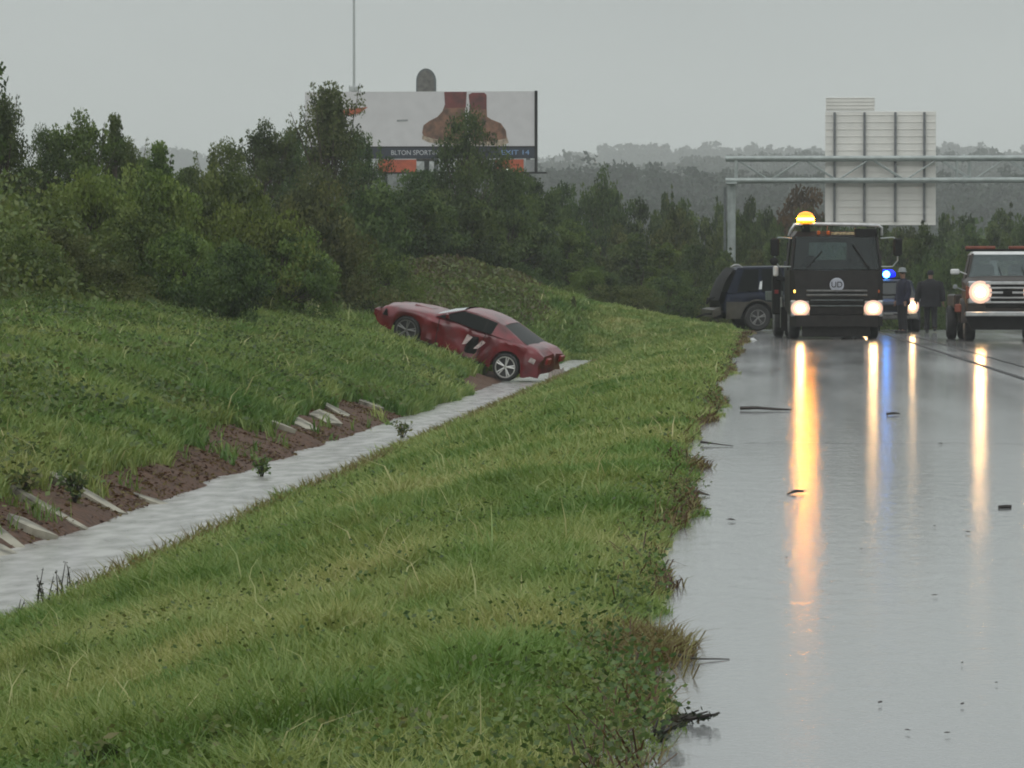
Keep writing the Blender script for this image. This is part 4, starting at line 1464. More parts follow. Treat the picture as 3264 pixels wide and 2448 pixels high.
# ---- black flatbed truck on the shoulder (x forward, y left, origin on the ground under the front face)
def black_truck():
    t = empty('flatbed_truck', (1.95, 93.2, 0.0), R(-86.2), 'black cab-over flatbed truck parked on the shoulder with headlights and a flashing amber beacon', 'truck')
    W = 1.15
    bk = M['truckblack']
    # lower front and bumper
    mb = MB()
    mb.hull([(0.02, y, z) for y in (-1.05, 1.05) for z in (.62, 1.70)] + [(-.10, s * W, z) for s in (-1, 1) for z in (.62, 1.70)] + [(-.12, s * W, z) for s in (-1, 1) for z in (.6, 1.72)] + [(.06, s * 1.0, 1.0) for s in (-1, 1)])
    # cab walls
    for s in (1, -1):
        quad_panel(mb, (-.10, s * W, .62), (-1.75, s * W, .75), (-1.75, s * W, 1.72), (-.10, s * W, 1.72), .05, (0, -s, 0))
        quad_panel(mb, (-.12, s * W, 1.70), (-.24, s * W, 1.70), (-.42, s * (W - .10), 2.56), (-.30, s * (W - .10), 2.56), .06, (0, -s, 0))
        quad_panel(mb, (-1.12, s * W, 1.70), (-1.75, s * W, 1.70), (-1.75, s * (W - .10), 2.56), (-1.2, s * (W - .10), 2.56), .05, (0, -s, 0))
    # back wall with a window opening
    zb, zt = .75, 2.56
    mb.box((-1.74, 0, (zb + 1.98) / 2), (.05, 2 * W - .1, 1.98 - zb))
    mb.box((-1.74, 0, (2.42 + zt) / 2), (.05, 2 * W - .2, zt - 2.42))
    mb.box((-1.74, -(.55 + W - .05) / 2, 2.20), (.05, W - .05 - .55, .44))
    mb.box((-1.74, (.40 + W - .05) / 2, 2.20), (.05, W - .05 - .40, .44))
    mb.box((-.95, 0, .72), (1.6, 2 * W - .12, .12))
    cab = mb.build('cab', bk, t)
    mb = MB()
    mb.hull([(-.30, s * (W - .10), 2.54) for s in (-1, 1)] + [(-1.78, s * (W - .10), 2.54) for s in (-1, 1)] + [(-.42, s * (W - .22), 2.68) for s in (-1, 1)] + [(-1.7, s * (W - .22), 2.70) for s in (-1, 1)])
    mb.build('roof', bk, t)
    mb = MB()
    quad_panel(mb, (-.105, W - .09, 1.73), (-.105, -W + .09, 1.73), (-.315, -W + .18, 2.55), (-.315, W - .18, 2.55), .012, (1, 0, .2))
    mb.build('windscreen', M['glass'], t)
    mb = MB()
    quad_panel(mb, (-1.77, .40, 1.98), (-1.77, -.55, 1.98), (-1.77, -.55, 2.42), (-1.77, .40, 2.42), .01, (1, 0, 0))
    mb.build('rear_window', M['glassblue'], t)
    for s in (1, -1):
        mb = MB()
        quad_panel(mb, (-.26, s * (W - .02), 1.72), (-1.12, s * (W - .02), 1.72), (-1.2, s * (W - .12), 2.54), (-.44, s * (W - .12), 2.54), .01, (0, -s, 0))
        mb.build('side_window', M['glass'], t)
    # dashboard and seats
    mb = MB()
    mb.box((-.45, 0, 1.62), (.5, 2.1, .24), .06)
    for y in (-.55, .55):
        mb.box((-1.35, y, 1.55), (.2, .5, .7), .08)
        mb.box((-1.38, y, 1.99), (.12, .26, .2), .05)
    mb.build('seat', M['dark'], t)
    # wipers
    mb = MB()
    mb.tube([(-.07, -.75, 1.75), (-.17, -.35, 2.18)], .016, 5)
    mb.build('wiper', M['dark'], t)
    mb = MB()
    mb.tube([(-.07, .80, 1.75), (-.20, .42, 2.35)], .02, 5)
    mb.tube([(-.07, .80, 1.80), (-.10, .80, 1.71)], .03, 5)
    mb.build('wiper', M['dark'], t)
    # grille: slats
    for z, hh, mt in ((1.205, .05, 'dullsteel'), (1.10, .05, 'dullsteel'), (.97, .035, 'darksteel'), (.83, .035, 'darksteel')):
        mb = MB()
        mb.box((.06, 0, z), (.05, 1.5 if z > 1 else 1.3, hh), .012)
        mb.build('grille_bar', M[mt], t)
    mb = MB()
    for z in (1.15, 1.03, .90):
        mb.box((.045, 0, z), (.04, 1.36, .05), .01)
    mb.build('grille_opening', M['dark'], t)
    # round badge with two letters in it
    mb = MB()
    mb.lathe([(.175, 0), (.175, .02), (.135, .025), (.13, .01), (.001, .01)], (.05, 0, 1.35), 'x', 28)
    bd = mb.build('badge', M['badge'], t, smooth=True)
    fc = bpy.data.curves.new('badge_letters', 'FONT')
    fc.body = 'UD'
    fc.size = .2
    fc.align_x = 'CENTER'; fc.align_y = 'CENTER'
    fc.extrude = .004
    fc.materials.append(M['dark'])
    text_mesh('badge_letters', fc, bd, (.075, 0, 1.35), (R(90), 0, R(90)))
    # headlights, indicators
    for s in (1, -1):
        mb = MB()
        mb.box((.02, s * .91, .77), (.10, .48, .40), .03)
        hl = mb.build('headlight', M['chrome'], t)
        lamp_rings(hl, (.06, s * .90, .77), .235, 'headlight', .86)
        mb = MB()
        mb.box((.0, s * .93, 1.19), (.09, .26, .09), .02)
        il = mb.build('turn_signal', M['turn'] if s < 0 else M['amber'], t)
    mb = MB()
    mb.hull([(.12, y, z) for y in (-1.0, 1.0) for z in (.32, .60)] + [(-.15, y, z) for y in (-W, W) for z in (.34, .62)])
    mb.box((-.1, 0, .20), (.06, 1.7, .26), .02)
    mb.build('front_bumper', M['truckblack'], t)
    # roof bar, beacon, sign and box on the roof
    mb = MB()
    zz = 2.86
    mb.tube([(-.40, -1.14, 2.56), (-.36, -1.10, 2.70), (-.34, -1.02, 2.84), (-.34, -.6, zz), (-.34, .6, zz - .02), (-.34, 1.06, zz - .04), (-.36, 1.14, 2.76), (-.40, 1.15, 2.58)], .042, 8)
    for y in (-.8, -.2, .5, 1.0):
        mb.tube([(-.34, y, zz - .02), (-.5, y, 2.66)], .02, 6)
    mb.build('roof_bar', M['chrome'], t, smooth=True)
    mb = MB()
    mb.lathe([(.17, 0), (.17, .06), (.15, .07)], (-.45, -.73, 2.80), 'z', 20)
    mb.box((-.5, -.73, 2.73), (.2, .2, .16))
    be = mb.build('beacon', M['dark'], t, smooth=True)
    mb = MB()
    mb.lathe([(.21, 0), (.22, .05), (.193, .055), (.192, .17), (.21, .18), (.16, .26), (.07, .30), (.001, .31)], (-.45, -.73, 2.86), 'z', 20)
    mb.build('beacon_dome', M['dome'], be, smooth=True)  # amber dome widened and emissive to paint the glow round the beacon
    mb = MB()
    mb.lathe([(.17, .065), (.212, .08), (.212, .15), (.17, .165)], (-.45, -.73, 2.86), 'z', 20)
    mb.build('beacon_lens', M['beacon'], be, smooth=True)
    mb = MB()
    for y in (-.42, -.18):
        mb.box((-.30, y, 2.64), (.08, .08, .10), .02)
    mb.build('marker_lamp', M['amber'], t)
    mb = MB()
    mb.box((-.36, .22, 2.62), (.05, .66, .07), .01)
    mb.build('roof_sign', M['roofsign'], t)
    mb = MB()
    mb.box((-.36, .75, 2.63), (.14, .56, .22), .02)
    mb.build('roof_box', M['dark'], t)
    # mirrors on arms
    for s in (1, -1):
        y = s * 1.53 if s < 0 else s * 1.50
        mb = MB()
        mb.tube([(-.15, s * 1.1, 2.50), (.0, y - s * .1, 2.52), (.03, y, 2.45), (.03, y, 1.95), (-.05, y - s * .12, 1.80), (-.15, s * 1.12, 1.80)], .018, 6)
        ar = mb.build('mirror_arm', M['steel'], t, smooth=True)
        mb = MB()
        mb.box((.05, y, 2.28), (.10, .22, .44), .04)
        mb.build('mirror', M['dark'], ar)
        if s < 0:
            mb = MB()
            mb.lathe([(.10, 0), (.10, .05), (.05, .08), (.001, .085)], (.02, y - .02, 1.93), 'x', 16)
            mb.build('round_mirror', M['dark'], ar, smooth=True)
    # work lamp and side column at the image-left side
    mb = MB()
    mb.box((-2.0, -1.36, 1.70), (.12, .13, .26), .03)
    mb.build('work_lamp', M['litter'], t)
    mb = MB()
    mb.box((-2.15, -1.33, 1.10), (.35, .22, .98), .03)
    mb.box((-2.05, -1.20, 1.50), (.2, .3, .1), .02)
    mb.build('side_tank', M['dark'], t)
    mb = MB()
    mb.tube([(-1.9, -1.22, .28), (-1.9, -1.22, 1.05)], .035, 8)
    mb.build('exhaust_stack', M['chrome'], t)
    mb = MB()
    mb.box((-1.96, -1.34, 1.18), (.04, .10, .10), .01)
    mb.build('marker_lamp', M['redlens'], t)
    mb = MB()
    mb.box((-.1, 1.28, .62), (.1, .26, .05), .01)
    mb.tube([(-.1, 1.18, .55), (-.1, 1.38, .62)], .02, 6)
    mb.build('step', M['dullsteel'], t)
    # chassis and flat bed
    mb = MB()
    mb.box((-4.6, 0, .72), (5.6, .8, .22), .02)
    mb.box((-.9, 0, .55), (1.2, 1.5, .3), .05)
    mb.build('chassis', M['dark'], t)
    mb = MB()
    mb.box((-4.9, 0, 1.02), (5.9, 2.44, .14), .02)
    mb.box((-2.0, 0, 1.5), (.08, 2.3, .9), .02)
    for s in (1, -1):
        mb.box((-4.9, s * 1.2, 1.12), (5.9, .05, .16), .01)
    mb.build('flat_bed', M['darksteel'], t)
    for s in (1, -1):
        wheel(t, (-1.05, s * .98, .45), .45, .26, .27, s, 6, 'dullsteel')
        wheel(t, (-5.3, s * 1.05, .45), .45, .26, .27, s, 6, 'dullsteel')
        wheel(t, (-5.3, s * .74, .45), .45, .26, .27, s, 6, 'dullsteel')
    mb = MB()
    for s in (1, -1):
        mb.box((-1.75, s * 1.0, .50), (.03, .5, .6), .01)
    mb.build('mud_flap', M['dark'], t)
    return t


M['truckblack'] = pmat('black_truck_paint', (0.013, 0.011, 0.010), 0.5, var=0.3, spec=0.3, coat=0.05)
M['badge'] = pmat('badge_silver', (0.42, 0.44, 0.5), 0.4, var=0.1)
M['roofsign'] = pmat('roof_sign_plastic', (0.35, 0.28, 0.16), 0.5, var=0.4, scale=20)
black_truck()


# ---- silver tow truck in the lane at the right
def silver_truck():
    t = empty('tow_truck', (5.9, 89.6, 0.0), R(-90), 'dark tow truck with orange roof light bar and chrome grille at the right edge', 'tow truck')
    P_ = M['silvertruck']
    # hood and fenders (lofted front to cab)
    mb = MB()
    rings = []
    for x, w, zb, zt in ((0.02, .93, .72, 1.38), (-.1, .98, .70, 1.44), (-.5, 1.0, .72, 1.49), (-1.1, 1.02, .72, 1.53)):
        rings.append([(x, w, zb), (x, w, zb + .35), (x, w * .98, zt - .10), (x, w * .86, zt), (x, w * .4, zt + .03), (x, -w * .4, zt + .03), (x, -w * .86, zt), (x, -w * .98, zt - .10), (x, -w, zb + .35), (x, -w, zb)])
    mb.loft(rings, cap=True)
    mb.build('hood', P_, t, smooth=True)
    for s in (1, -1):
        mb = MB()
        rr_ = []
        for k in range(13):
            a = math.pi * k / 12
            cx, cz = -.62 + math.cos(a) * .50, .46 + math.sin(a) * .48
            rr_.append([(cx, s * .92, cz - .02), (cx, s * 1.08, cz - .02), (cx + math.cos(a) * .07, s * 1.08, cz + math.sin(a) * .08), (cx + math.cos(a) * .07, s * .92, cz + math.sin(a) * .10)])
        mb.loft(rr_, closed=True, cap=True)
        mb.build('fender', P_, t, smooth=True)
    # cab
    W = .92
    mb = MB()
    for s in (1, -1):
        quad_panel(mb, (-1.1, s * W, .75), (-2.9, s * W, .75), (-2.9, s * W, 1.5), (-1.1, s * W, 1.5), .05, (0, -s, 0))
        quad_panel(mb, (-1.08, s * .90, 1.48), (-1.2, s * .90, 1.48), (-1.72, s * .76, 2.10), (-1.60, s * .76, 2.10), .06, (0, -s, 0))
        quad_panel(mb, (-2.0, s * .90, 1.48), (-2.9, s * .90, 1.48), (-2.9, s * .76, 2.10), (-2.05, s * .76, 2.10), .05, (0, -s, 0))
    mb.box((-2.9, 0, 1.12), (.05, 1.8, .8))
    mb.box((-2.9, 0, 2.02), (.05, 1.55, .16))
    for s in (1, -1): mb.box((-2.9, s * .66, 1.72), (.05, .3, .44))
    mb.box((-2.0, 0, .8), (1.8, 1.8, .1))
    mb.build('cab', P_, t)
    mb = MB()
    mb.hull([(-1.60, s * .78, 2.07) for s in (-1, 1)] + [(-2.92, s * .78, 2.07) for s in (-1, 1)] + [(-1.75, s * .70, 2.15) for s in (-1, 1)] + [(-2.85, s * .70, 2.15) for s in (-1, 1)])
    mb.build('roof', M['whitepaint'], t)
    mb = MB()
    quad_panel(mb, (-1.085, .86, 1.50), (-1.085, -.86, 1.50), (-1.61, -.73, 2.07), (-1.61, .73, 2.07), .012, (1, 0, .8))
    mb.build('windscreen', M['glass'], t)
    mb = MB()
    quad_panel(mb, (-1.55, .72, 1.98), (-1.55, -.72, 1.98), (-1.66, -.72, 2.09), (-1.66, .72, 2.09), .01, (1, 0, .8))
    mb.build('sun_strip', M['dark'], t)
    for s in (1, -1):
        mb = MB()
        quad_panel(mb, (-1.2, s * .88, 1.50), (-2.0, s * .88, 1.50), (-2.05, s * .75, 2.08), (-1.72, s * .75, 2.08), .01, (0, -s, 0))
        mb.build('side_window', M['glass'], t)
    mb = MB()
    mb.box((-1.3, 0, 1.42), (.4, 1.6, .16), .04)
    for y in (-.42, .42): mb.box((-2.3, y, 1.5), (.18, .5, .7), .07)
    mb.build('seat', M['dark'], t)
    mb = MB()
    mb.tube([(-1.10, -.05, 1.52), (-1.28, -.13, 1.78)], .012, 5)
    mb.build('wiper', M['dark'], t)
    mb = MB()
    mb.tube([(-1.10, .5, 1.52), (-1.28, .42, 1.78)], .012, 5)
    mb.build('wiper', M['dark'], t)
    # grille: bright bars over a dark opening
    mb = MB()
    mb.box((.035, 0, 1.10), (.03, 1.02, .60), .01)
    gr = mb.build('grille', M['dark'], t)
    for z, hh in ((1.385, .07), (1.27, .045), (1.16, .05), (1.04, .04), (.93, .05)):
        mb = MB()
        mb.box((.065, 0, z), (.03, 1.06, hh), .01)
        mb.build('grille_bar', M['chrome'], gr)
    mb = MB()
    mb.box((.085, 0, 1.16), (.02, .22, .075), .008)
    mb.build('emblem', M['dark'], gr)
    for s in (1, -1):
        mb = MB()
        mb.box((.03, s * .66, 1.16), (.07, .56, .54), .03)
        hl = mb.build('headlight', M['chrome'], t)
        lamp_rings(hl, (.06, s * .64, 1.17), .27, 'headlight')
        mb = MB()
        mb.box((.02, s * .93, 1.16), (.10, .10, .30), .02)
        mb.build('turn_signal', M['orange'], t)
        mb = MB()
        mb.box((-.05, s * 1.16, .79), (.10, .16, .20), .03)
        mb.build('fender_lamp', M['orange'], t)
        mb = MB()
        mb.tube([(-1.15, s * .9, 1.60), (-1.1, s * 1.06, 1.66)], .014, 6)
        mb.box((-1.1, s * 1.18, 1.66), (.08, .22, .13), .03)
        mb.build('mirror', M['whitepaint'], t)
        mb = MB()
        mb.tube([(-.2, s * .98, 1.2), (-.2, s * 1.18, 1.28)], .012, 6)
        mb.lathe([(.055, -.02), (.055, .01), (.001, .02)], (-.2, s * 1.22, 1.30), 'x', 12)
        mb.build('fender_mirror', M['hat'], t)
    mb = MB()
    mb.box((.16, 0, .655), (.18, 2.0, .11), .02)
    fb = mb.build('front_bumper', M['chrome'], t)
    mb = MB()
    mb.hull([(.14, y, .59) for y in (-.98, .98)] + [(.10, y, .28) for y in (-.85, .85)] + [(-.1, y, .59) for y in (-.98, .98)] + [(-.1, y, .28) for y in (-.85, .85)])
    mb.build('bumper_skirt', M['dark'], fb)
    mb = MB()
    mb.box((-2.1, 0, 2.185), (.30, 1.74, .05), .01)
    lbar = mb.build('light_bar', M['dark'], t)
    for y in (-.52, .52):
        mb = MB()
        mb.box((-2.1, y, 2.245), (.26, .72, .08), .02)
        mb.build('orange_lens', M['orange'], lbar)
    # body behind the cab, boom
    mb = MB()
    mb.box((-4.6, 0, .95), (3.2, 2.2, .35), .04)
    mb.build('tow_body', P_, t)
    mb = MB()
    mb.tube([(-3.6, 0, 1.1), (-5.6, 0, 1.9)], .10, 8)
    mb.tube([(-3.6, .3, 1.1), (-5.2, .1, 1.75)], .05, 8)
    mb.tube([(-3.6, -.3, 1.1), (-5.2, -.1, 1.75)], .05, 8)
    mb.build('boom', M['darksteel'], t)
    mb = MB()
    mb.box((-3.0, 0, .6), (5.4, .8, .24), .03)
    mb.box((-.6, 0, .62), (1.0, 1.6, .3), .03)
    mb.build('chassis', M['dark'], t)
    for s in (1, -1):
        wheel(t, (-.62, s * .86, .42), .42, .26, .24, s, 6, 'dullsteel')
        wheel(t, (-4.6, s * 1.08, .42), .42, .24, .24, s, 6, 'dullsteel')
        wheel(t, (-4.6, s * .80, .42), .42, .24, .24, s, 6, 'dullsteel')
    return t


M['silvertruck'] = pmat('grey_truck_paint', (0.035, 0.028, 0.024), 0.5, var=0.3, spec=0.3)
silver_truck()


# ------------------------------------------------------------------ people
def skin_body(name, V_, E_, radii, mat, parent, root_i=0, sub=2):
    me = bpy.data.meshes.new(name)
    me.from_pydata(V_, E_, [])
    o = link_mesh(name, me, mat, parent)
    mo = o.modifiers.new('skin', 'SKIN')
    mo.use_smooth_shade = True
    for i, r_ in enumerate(radii):
        me.skin_vertices[0].data[i].radius = (r_, r_) if not isinstance(r_, tuple) else r_
    me.skin_vertices[0].data[root_i].use_root = True
    s_ = o.modifiers.new('sub', 'SUBSURF')
    s_.levels = s_.render_levels = sub
    return o


def person(loc, rotz, label, jacket, legs, arms, coat_len=.0, hat=None, bulk=1.0, H=1.8, hood=False):
    """faces local -Y. legs/arms: joint positions"""
    p = empty('person', loc, rotz, label, 'person')
    k = H / 1.8
    V_ = [(0, 0, .95), (0, .01, 1.12), (0, .02, 1.34), (0, .02, 1.49), (0, .0, 1.56), (0, -.015, 1.67), (0, -.02, 1.75)]
    rad = [(.15, .11), (.145, .105), (.165, .11), (.075, .07), .055, (.078, .095), (.062, .08)]
    E_ = [(0, 1), (1, 2), (2, 3), (3, 4), (4, 5), (5, 6)]
    for s, (kn, an, toe) in zip((1, -1), legs):
        i = len(V_)
        V_ += [(s * .10, 0, .90), kn, an, toe]
        rad += [.095, .062, .045, .038]
        E_ += [(0, i), (i, i + 1), (i + 1, i + 2), (i + 2, i + 3)]
    hands = []
    for s, (el_, wr) in zip((1, -1), arms):
        i = len(V_)
        V_ += [(s * .20, .02, 1.42), el_, wr]
        rad += [.062, .045, .032]
        E_ += [(2, i), (i, i + 1), (i + 1, i + 2)]
        hands.append((s, Vector(el_), Vector(wr)))
    V_ = [(x * k, y * k, z * k) for x, y, z in V_]
    body = skin_body('body', V_, E_, [(r_[0] * k, r_[1] * k) if isinstance(r_, tuple) else r_ * k for r_ in rad], M['skin'], p)
    # hands: palm with four curled fingers and a thumb
    for s, el_, wr in hands:
        d = (wr - el_).normalized()
        sd = Vector((0, -1, 0)); sd = (sd - d * sd.dot(d)).normalized()
        ins = d.cross(sd) * (-s)
        hv = [wr * k, (wr + d * .05) * k, (wr + d * .09) * k]
        he = [(0, 1), (1, 2)]
        hr = [.026, .034, .03]
        for f, (off, ln) in enumerate(((.027, .075), (.009, .085), (-.009, .08), (-.027, .062))):
            b0 = wr + d * .095 + sd * off
            b1 = b0 + d * ln * .5 + ins * .012
            b2 = b1 + d * ln * .4 + ins * .03
            i = len(hv)
            hv += [b0 * k, b1 * k, b2 * k]
            he += [(2, i), (i, i + 1), (i + 1, i + 2)]
            hr += [.011, .0095, .008]
        t0 = wr + d * .04 + sd * .035
        i = len(hv)
        hv += [t0 * k, (t0 + d * .03 + sd * .025) * k, (t0 + d * .06 + sd * .03 + ins * .01) * k]
        he += [(1, i), (i, i + 1), (i + 1, i + 2)]
        hr += [.013, .011, .009]
        skin_body('hand', [tuple(v) for v in hv], he, hr, M['skin'], body, 0, 1)
    # jacket: torso and sleeves follow the body, a little larger
    rings = []
    prof_ = [(.88 - coat_len, .185 + coat_len * .25, .15 + coat_len * .22), (.95, .19, .15), (1.12, .195, .15), (1.30, .225, .155), (1.40, .225, .14), (1.47, .16, .11), (1.515, .085, .08), (1.55, .07, .072)]
    for z, a, b_ in prof_:
        wv = .012 if z < 1 else 0
        rings.append([(math.cos(t_) * (a * bulk + wv * math.sin(5 * t_)) * k, (math.sin(t_) * b_ * bulk + .015) * k, z * k) for t_ in [2 * math.pi * q / 20 for q in range(20)]])
    mb = MB().loft(rings, closed=True)
    for s, el_, wr in hands:
        sh = Vector((s * .185, .02, 1.42)); sh.x *= (0.5 + 0.5 * bulk)
        mb.tube([v * k for v in (sh, (sh + el_) / 2, el_, (el_ + wr) / 2, wr)], [r_ * bulk * k for r_ in (.085, .075, .068, .058, .052)], 12)
        mb.lathe([(.001, -.07), (.06, -.055), (.088, 0), (.06, .06), (.001, .075)], tuple(sh * k), 'z', 12)
    mb.build('jacket', M[jacket], p, smooth=True)
    # trousers
    mb = MB()
    for s, (kn, an, toe) in zip((1, -1), legs):
        hp = Vector((s * .095, .005, .93)); kn = Vector(kn); an = Vector(an)
        mb.tube([v * k for v in (hp, (hp + kn) / 2, kn, (kn + an) / 2, an + Vector((0, 0, .0)))], [r_ * k for r_ in (.115, .10, .083, .075, .072)], 12)
    mb.build('trousers', M['cloth_dark'], p, smooth=True)
    mb = MB()
    for s, (kn, an, toe) in zip((1, -1), legs):
        an = Vector(an); toe = Vector(toe)
        dd = (toe - an); dd.z = 0; dd.normalize()
        zb = min(an.z, toe.z) - .055
        c = (an + toe) / 2
        c.z = max(.045, zb + .05)
        ang = math.atan2(dd.x, -dd.y)
        mb.box(tuple(c * k), (.10 * k, .28 * k, .09 * k), .025, Matrix.Rotation(ang, 3, 'Z'))
    mb.build('shoe', M['rubber'], p)
    # face and hair
    mb = MB()
    hc = Vector((0, -.018, 1.69))
    if not hood:
        rings = []
        for q, (z, r_) in enumerate(((-.02, .088), (.03, .093), (.07, .082), (.10, .05), (.115, .01))):
            rings.append([((math.cos(t_) * r_ * .9) * k, (hc.y + .012 + math.sin(t_) * r_ * 1.1 * (1 if math.sin(t_) > 0 else .85)) * k, (hc.z + z) * k) for t_ in [2 * math.pi * j / 14 for j in range(14)]])
        mb.loft(rings, closed=True)
        mb.build('hair', M['hair'], body, smooth=True)
    mb = MB()
    mb.hull([tuple(v * k) for v in (hc + Vector((.012, -.088, -.02)), hc + Vector((-.012, -.088, -.02)), hc + Vector((0, -.112, -.025)), hc + Vector((0, -.09, .025)))])
    for s in (1, -1):
        mb.hull([tuple(v * k) for v in (hc + Vector((s * .078, .0, .02)), hc + Vector((s * .092, .012, .02)), hc + Vector((s * .08, .0, -.035)), hc + Vector((s * .09, .014, -.03)))])
    mb.build('face_features', M['skin'], body)
    mb = MB()
    for s in (1, -1):
        mb.box(tuple((hc + Vector((s * .032, -.088, .012))) * k), (.022, .01, .01), .003)
    mb.box(tuple((hc + Vector((0, -.09, -.055))) * k), (.045, .01, .01), .003)
    mb.build('eyes_and_mouth', M['hair'], body)
    if hat == 'brim':
        mb = MB()
        c = (0, hc.y * k, (hc.z + .055) * k)
        mb.lathe([(.001, -.005), (.10, -.005), (.135, -.014), (.137, .0), (.105, .012), (.102, .07), (.085, .11), (.001, .12)], c, 'z', 24)
        mb.build('hat', M['hat'], p, smooth=True)
    if hat == 'beanie' or hood:
        mb = MB()
        rings = []
        for z, r_ in ((-.03, .10), (.03, .104), (.075, .09), (.105, .055), (.118, .008)):
            rings.append([(math.cos(t_) * r_ * .93 * k, (hc.y + .012 + math.sin(t_) * r_ * 1.12) * k, (hc.z + z) * k) for t_ in [2 * math.pi * j / 16 for j in range(16)]])
        mb.loft(rings, closed=True)
        mb.build('knit_cap', M['cloth_dark'], p, smooth=True)
    return p


def leg(s, kx, ky, ax, ay, az=.09, toe_dy=-.14):
    return ((s * kx, ky, .50), (s * ax, ay, az), (s * ax, ay + toe_dy, max(.05, az - .04)))


person((px(2007, 109.5), 109.5, .01), R(176), 'person in a bulky dark coat walking away between the two tow trucks', 'cloth_dark',
       [leg(1, .10, -.12, .10, -.04), leg(-1, .11, .0, .13, .22, .13, -.13)],
       [((.34, .03, 1.14), (.40, -.02, .90)), ((-.33, .05, 1.14), (-.36, .03, .90))], coat_len=.14, bulk=1.5, H=1.80, hat='beanie', hood=True)
person((px(1948, 107.0), 107.0, .01), R(-62), 'person in dark navy rain jacket and pale brimmed hat standing before the police car', 'cloth_navy',
       [leg(1, .10, -.02, .11, .0), leg(-1, .10, -.02, .12, .03)],
       [((.28, .03, 1.16), (.29, -.06, .92)), ((-.28, .03, 1.16), (-.29, -.04, .92))], coat_len=.08, bulk=1.2, H=1.80, hat='brim')


# ------------------------------------------------------------------ overhead sign gantry
def gantry():
    D = 160.0
    g0 = gz(px(1580, D), D)
    s = F / D
    zt, zb = 1.15 + (633 - 343.5) / s, 1.15 + (633 - 390.5) / s
    xl, xr = px(1567, D), 21.0
    t = empty('sign_gantry', (px(1580, D), D, g0 - .2), 0, 'galvanised steel overhead gantry spanning the road beyond the crest', 'gantry')
    ox, oy, oz = t.location
    def Lc(x, y, z): return (x - ox, y - oy, z - oz)
    for (y, z) in ((D, zt), (D, zb), (D + 1.1, zt), (D + 1.1, zb)):
        mb = MB()
        mb.tube([Lc(xl, y, z), Lc(xr, y, z)], .105, 12)
        for fx in (px(2078, D), 13.2):
            mb.tube([Lc(fx - .05, y, z), Lc(fx + .05, y, z)], .15, 12)
        mb.build('chord', M['steel'], t, smooth=True)
    mb = MB()
    xs = [xl + .45]
    x = xl + .45
    mb.tube([Lc(x, D, zb), Lc(x, D, zt)], .07, 8); mb.tube([Lc(x, D + 1.1, zb), Lc(x, D + 1.1, zt)], .07, 8)
    n_ = 15
    st = (xr - .5 - x) / n_
    for i in range(n_):
        a, b_ = x + i * st, x + (i + 1) * st
        for y in (D, D + 1.1):
            mb.tube([Lc(a, y, zb if i % 2 else zt), Lc(b_, y, zt if i % 2 else zb)], .032, 6)
        mb.tube([Lc(a, D, zt), Lc(b_, D + 1.1, zt)], .025, 6)
        mb.tube([Lc(a, D, zb), Lc(b_, D + 1.1, zb)], .025, 6)
    for fx in (px(2064, D), px(2091, D)):
        for y in (D, D + 1.1):
            mb.tube([Lc(fx, y, zb), Lc(fx, y, zt)], .04, 6)
    mb.build('lattice', M['steel'], t)
    for cx in (px(1580, D), 20.2):
        mb = MB()
        mb.tube([Lc(cx, D + .55, oz), Lc(cx, D + .55, zb - .12)], [.19, .17], 14)
        mb.box(Lc(cx, D + .55, zb - .12), (.45, 1.4, .08), .01)
        mb.lathe([(.3, 0), (.3, .05)], Lc(cx, D + .55, oz + .2), 'z', 14)
        mb.build('column', M['steel'], t, smooth=True)
    mb = MB()
    mb.tube([Lc(px(1566, D), D + .1, oz), Lc(px(1566, D), D + .1, 1.15 + (633 - 405) / s)], .06, 8)
    mb.build('conduit_pole', M['darksteel'], t)

    # the big sign, seen from behind
    D2 = D + 1.32
    s2 = F / D2
    X_ = lambda p_: px(p_, D2)
    Z_ = lambda p_: 1.15 + (633 - p_) / s2
    sg = empty('road_sign', (X_(1900), D2, Z_(487)), 0, 'large highway sign seen from its pale ribbed back, hung on the gantry', 'sign')
    ox2, oy2, oz2 = sg.location
    mb = MB()
    mb.box(((X_(1781) + X_(2018)) / 2 - ox2, .04, (Z_(243) + Z_(487)) / 2 - oz2), (X_(2018) - X_(1781), .04, Z_(243) - Z_(487)), .01)
    mb.box(((X_(1781) + X_(2018)) / 2 - ox2, 0, .02), (X_(2018) - X_(1781), .07, .05), .01)
    zz = Z_(487) + .18
    while zz < Z_(243) - .05:
        mb.box(((X_(1781) + X_(2018)) / 2 - ox2, .012, zz - oz2), (X_(2018) - X_(1781) - .02, .03, .018))
        zz += .3
    mb.build('panel', M['signback'], sg)
    mb = MB()
    mb.box(((X_(1782) + X_(1887)) / 2 - ox2, .04, (Z_(213) + Z_(242)) / 2 - oz2), (X_(1887) - X_(1782), .04, Z_(213) - Z_(242)), .01)
    zz = Z_(242) + .1
    while zz < Z_(213):
        mb.box(((X_(1782) + X_(1887)) / 2 - ox2, .012, zz - oz2), (X_(1887) - X_(1782) - .02, .03, .015))
        zz += .15
    mb.build('exit_tab', M['signback'], sg)
    for p_ in (1801, 1865, 1931, 1993):
        mb = MB()
        mb.box((X_(p_) - ox2, -.07, (Z_(245) + Z_(480)) / 2 - oz2), (.10, .12, Z_(245) - Z_(480)), .01)
        mb.build('mounting_beam', M['signbeam'], sg)


M['signback'] = pmat('sign_back_aluminium', (0.74, 0.73, 0.69), 0.5, metal=0.0, var=0.05, scale=1.2)
M['signbeam'] = pmat('sign_beam', (0.16, 0.17, 0.18), 0.5, metal=0.2, var=0.1)
gantry()


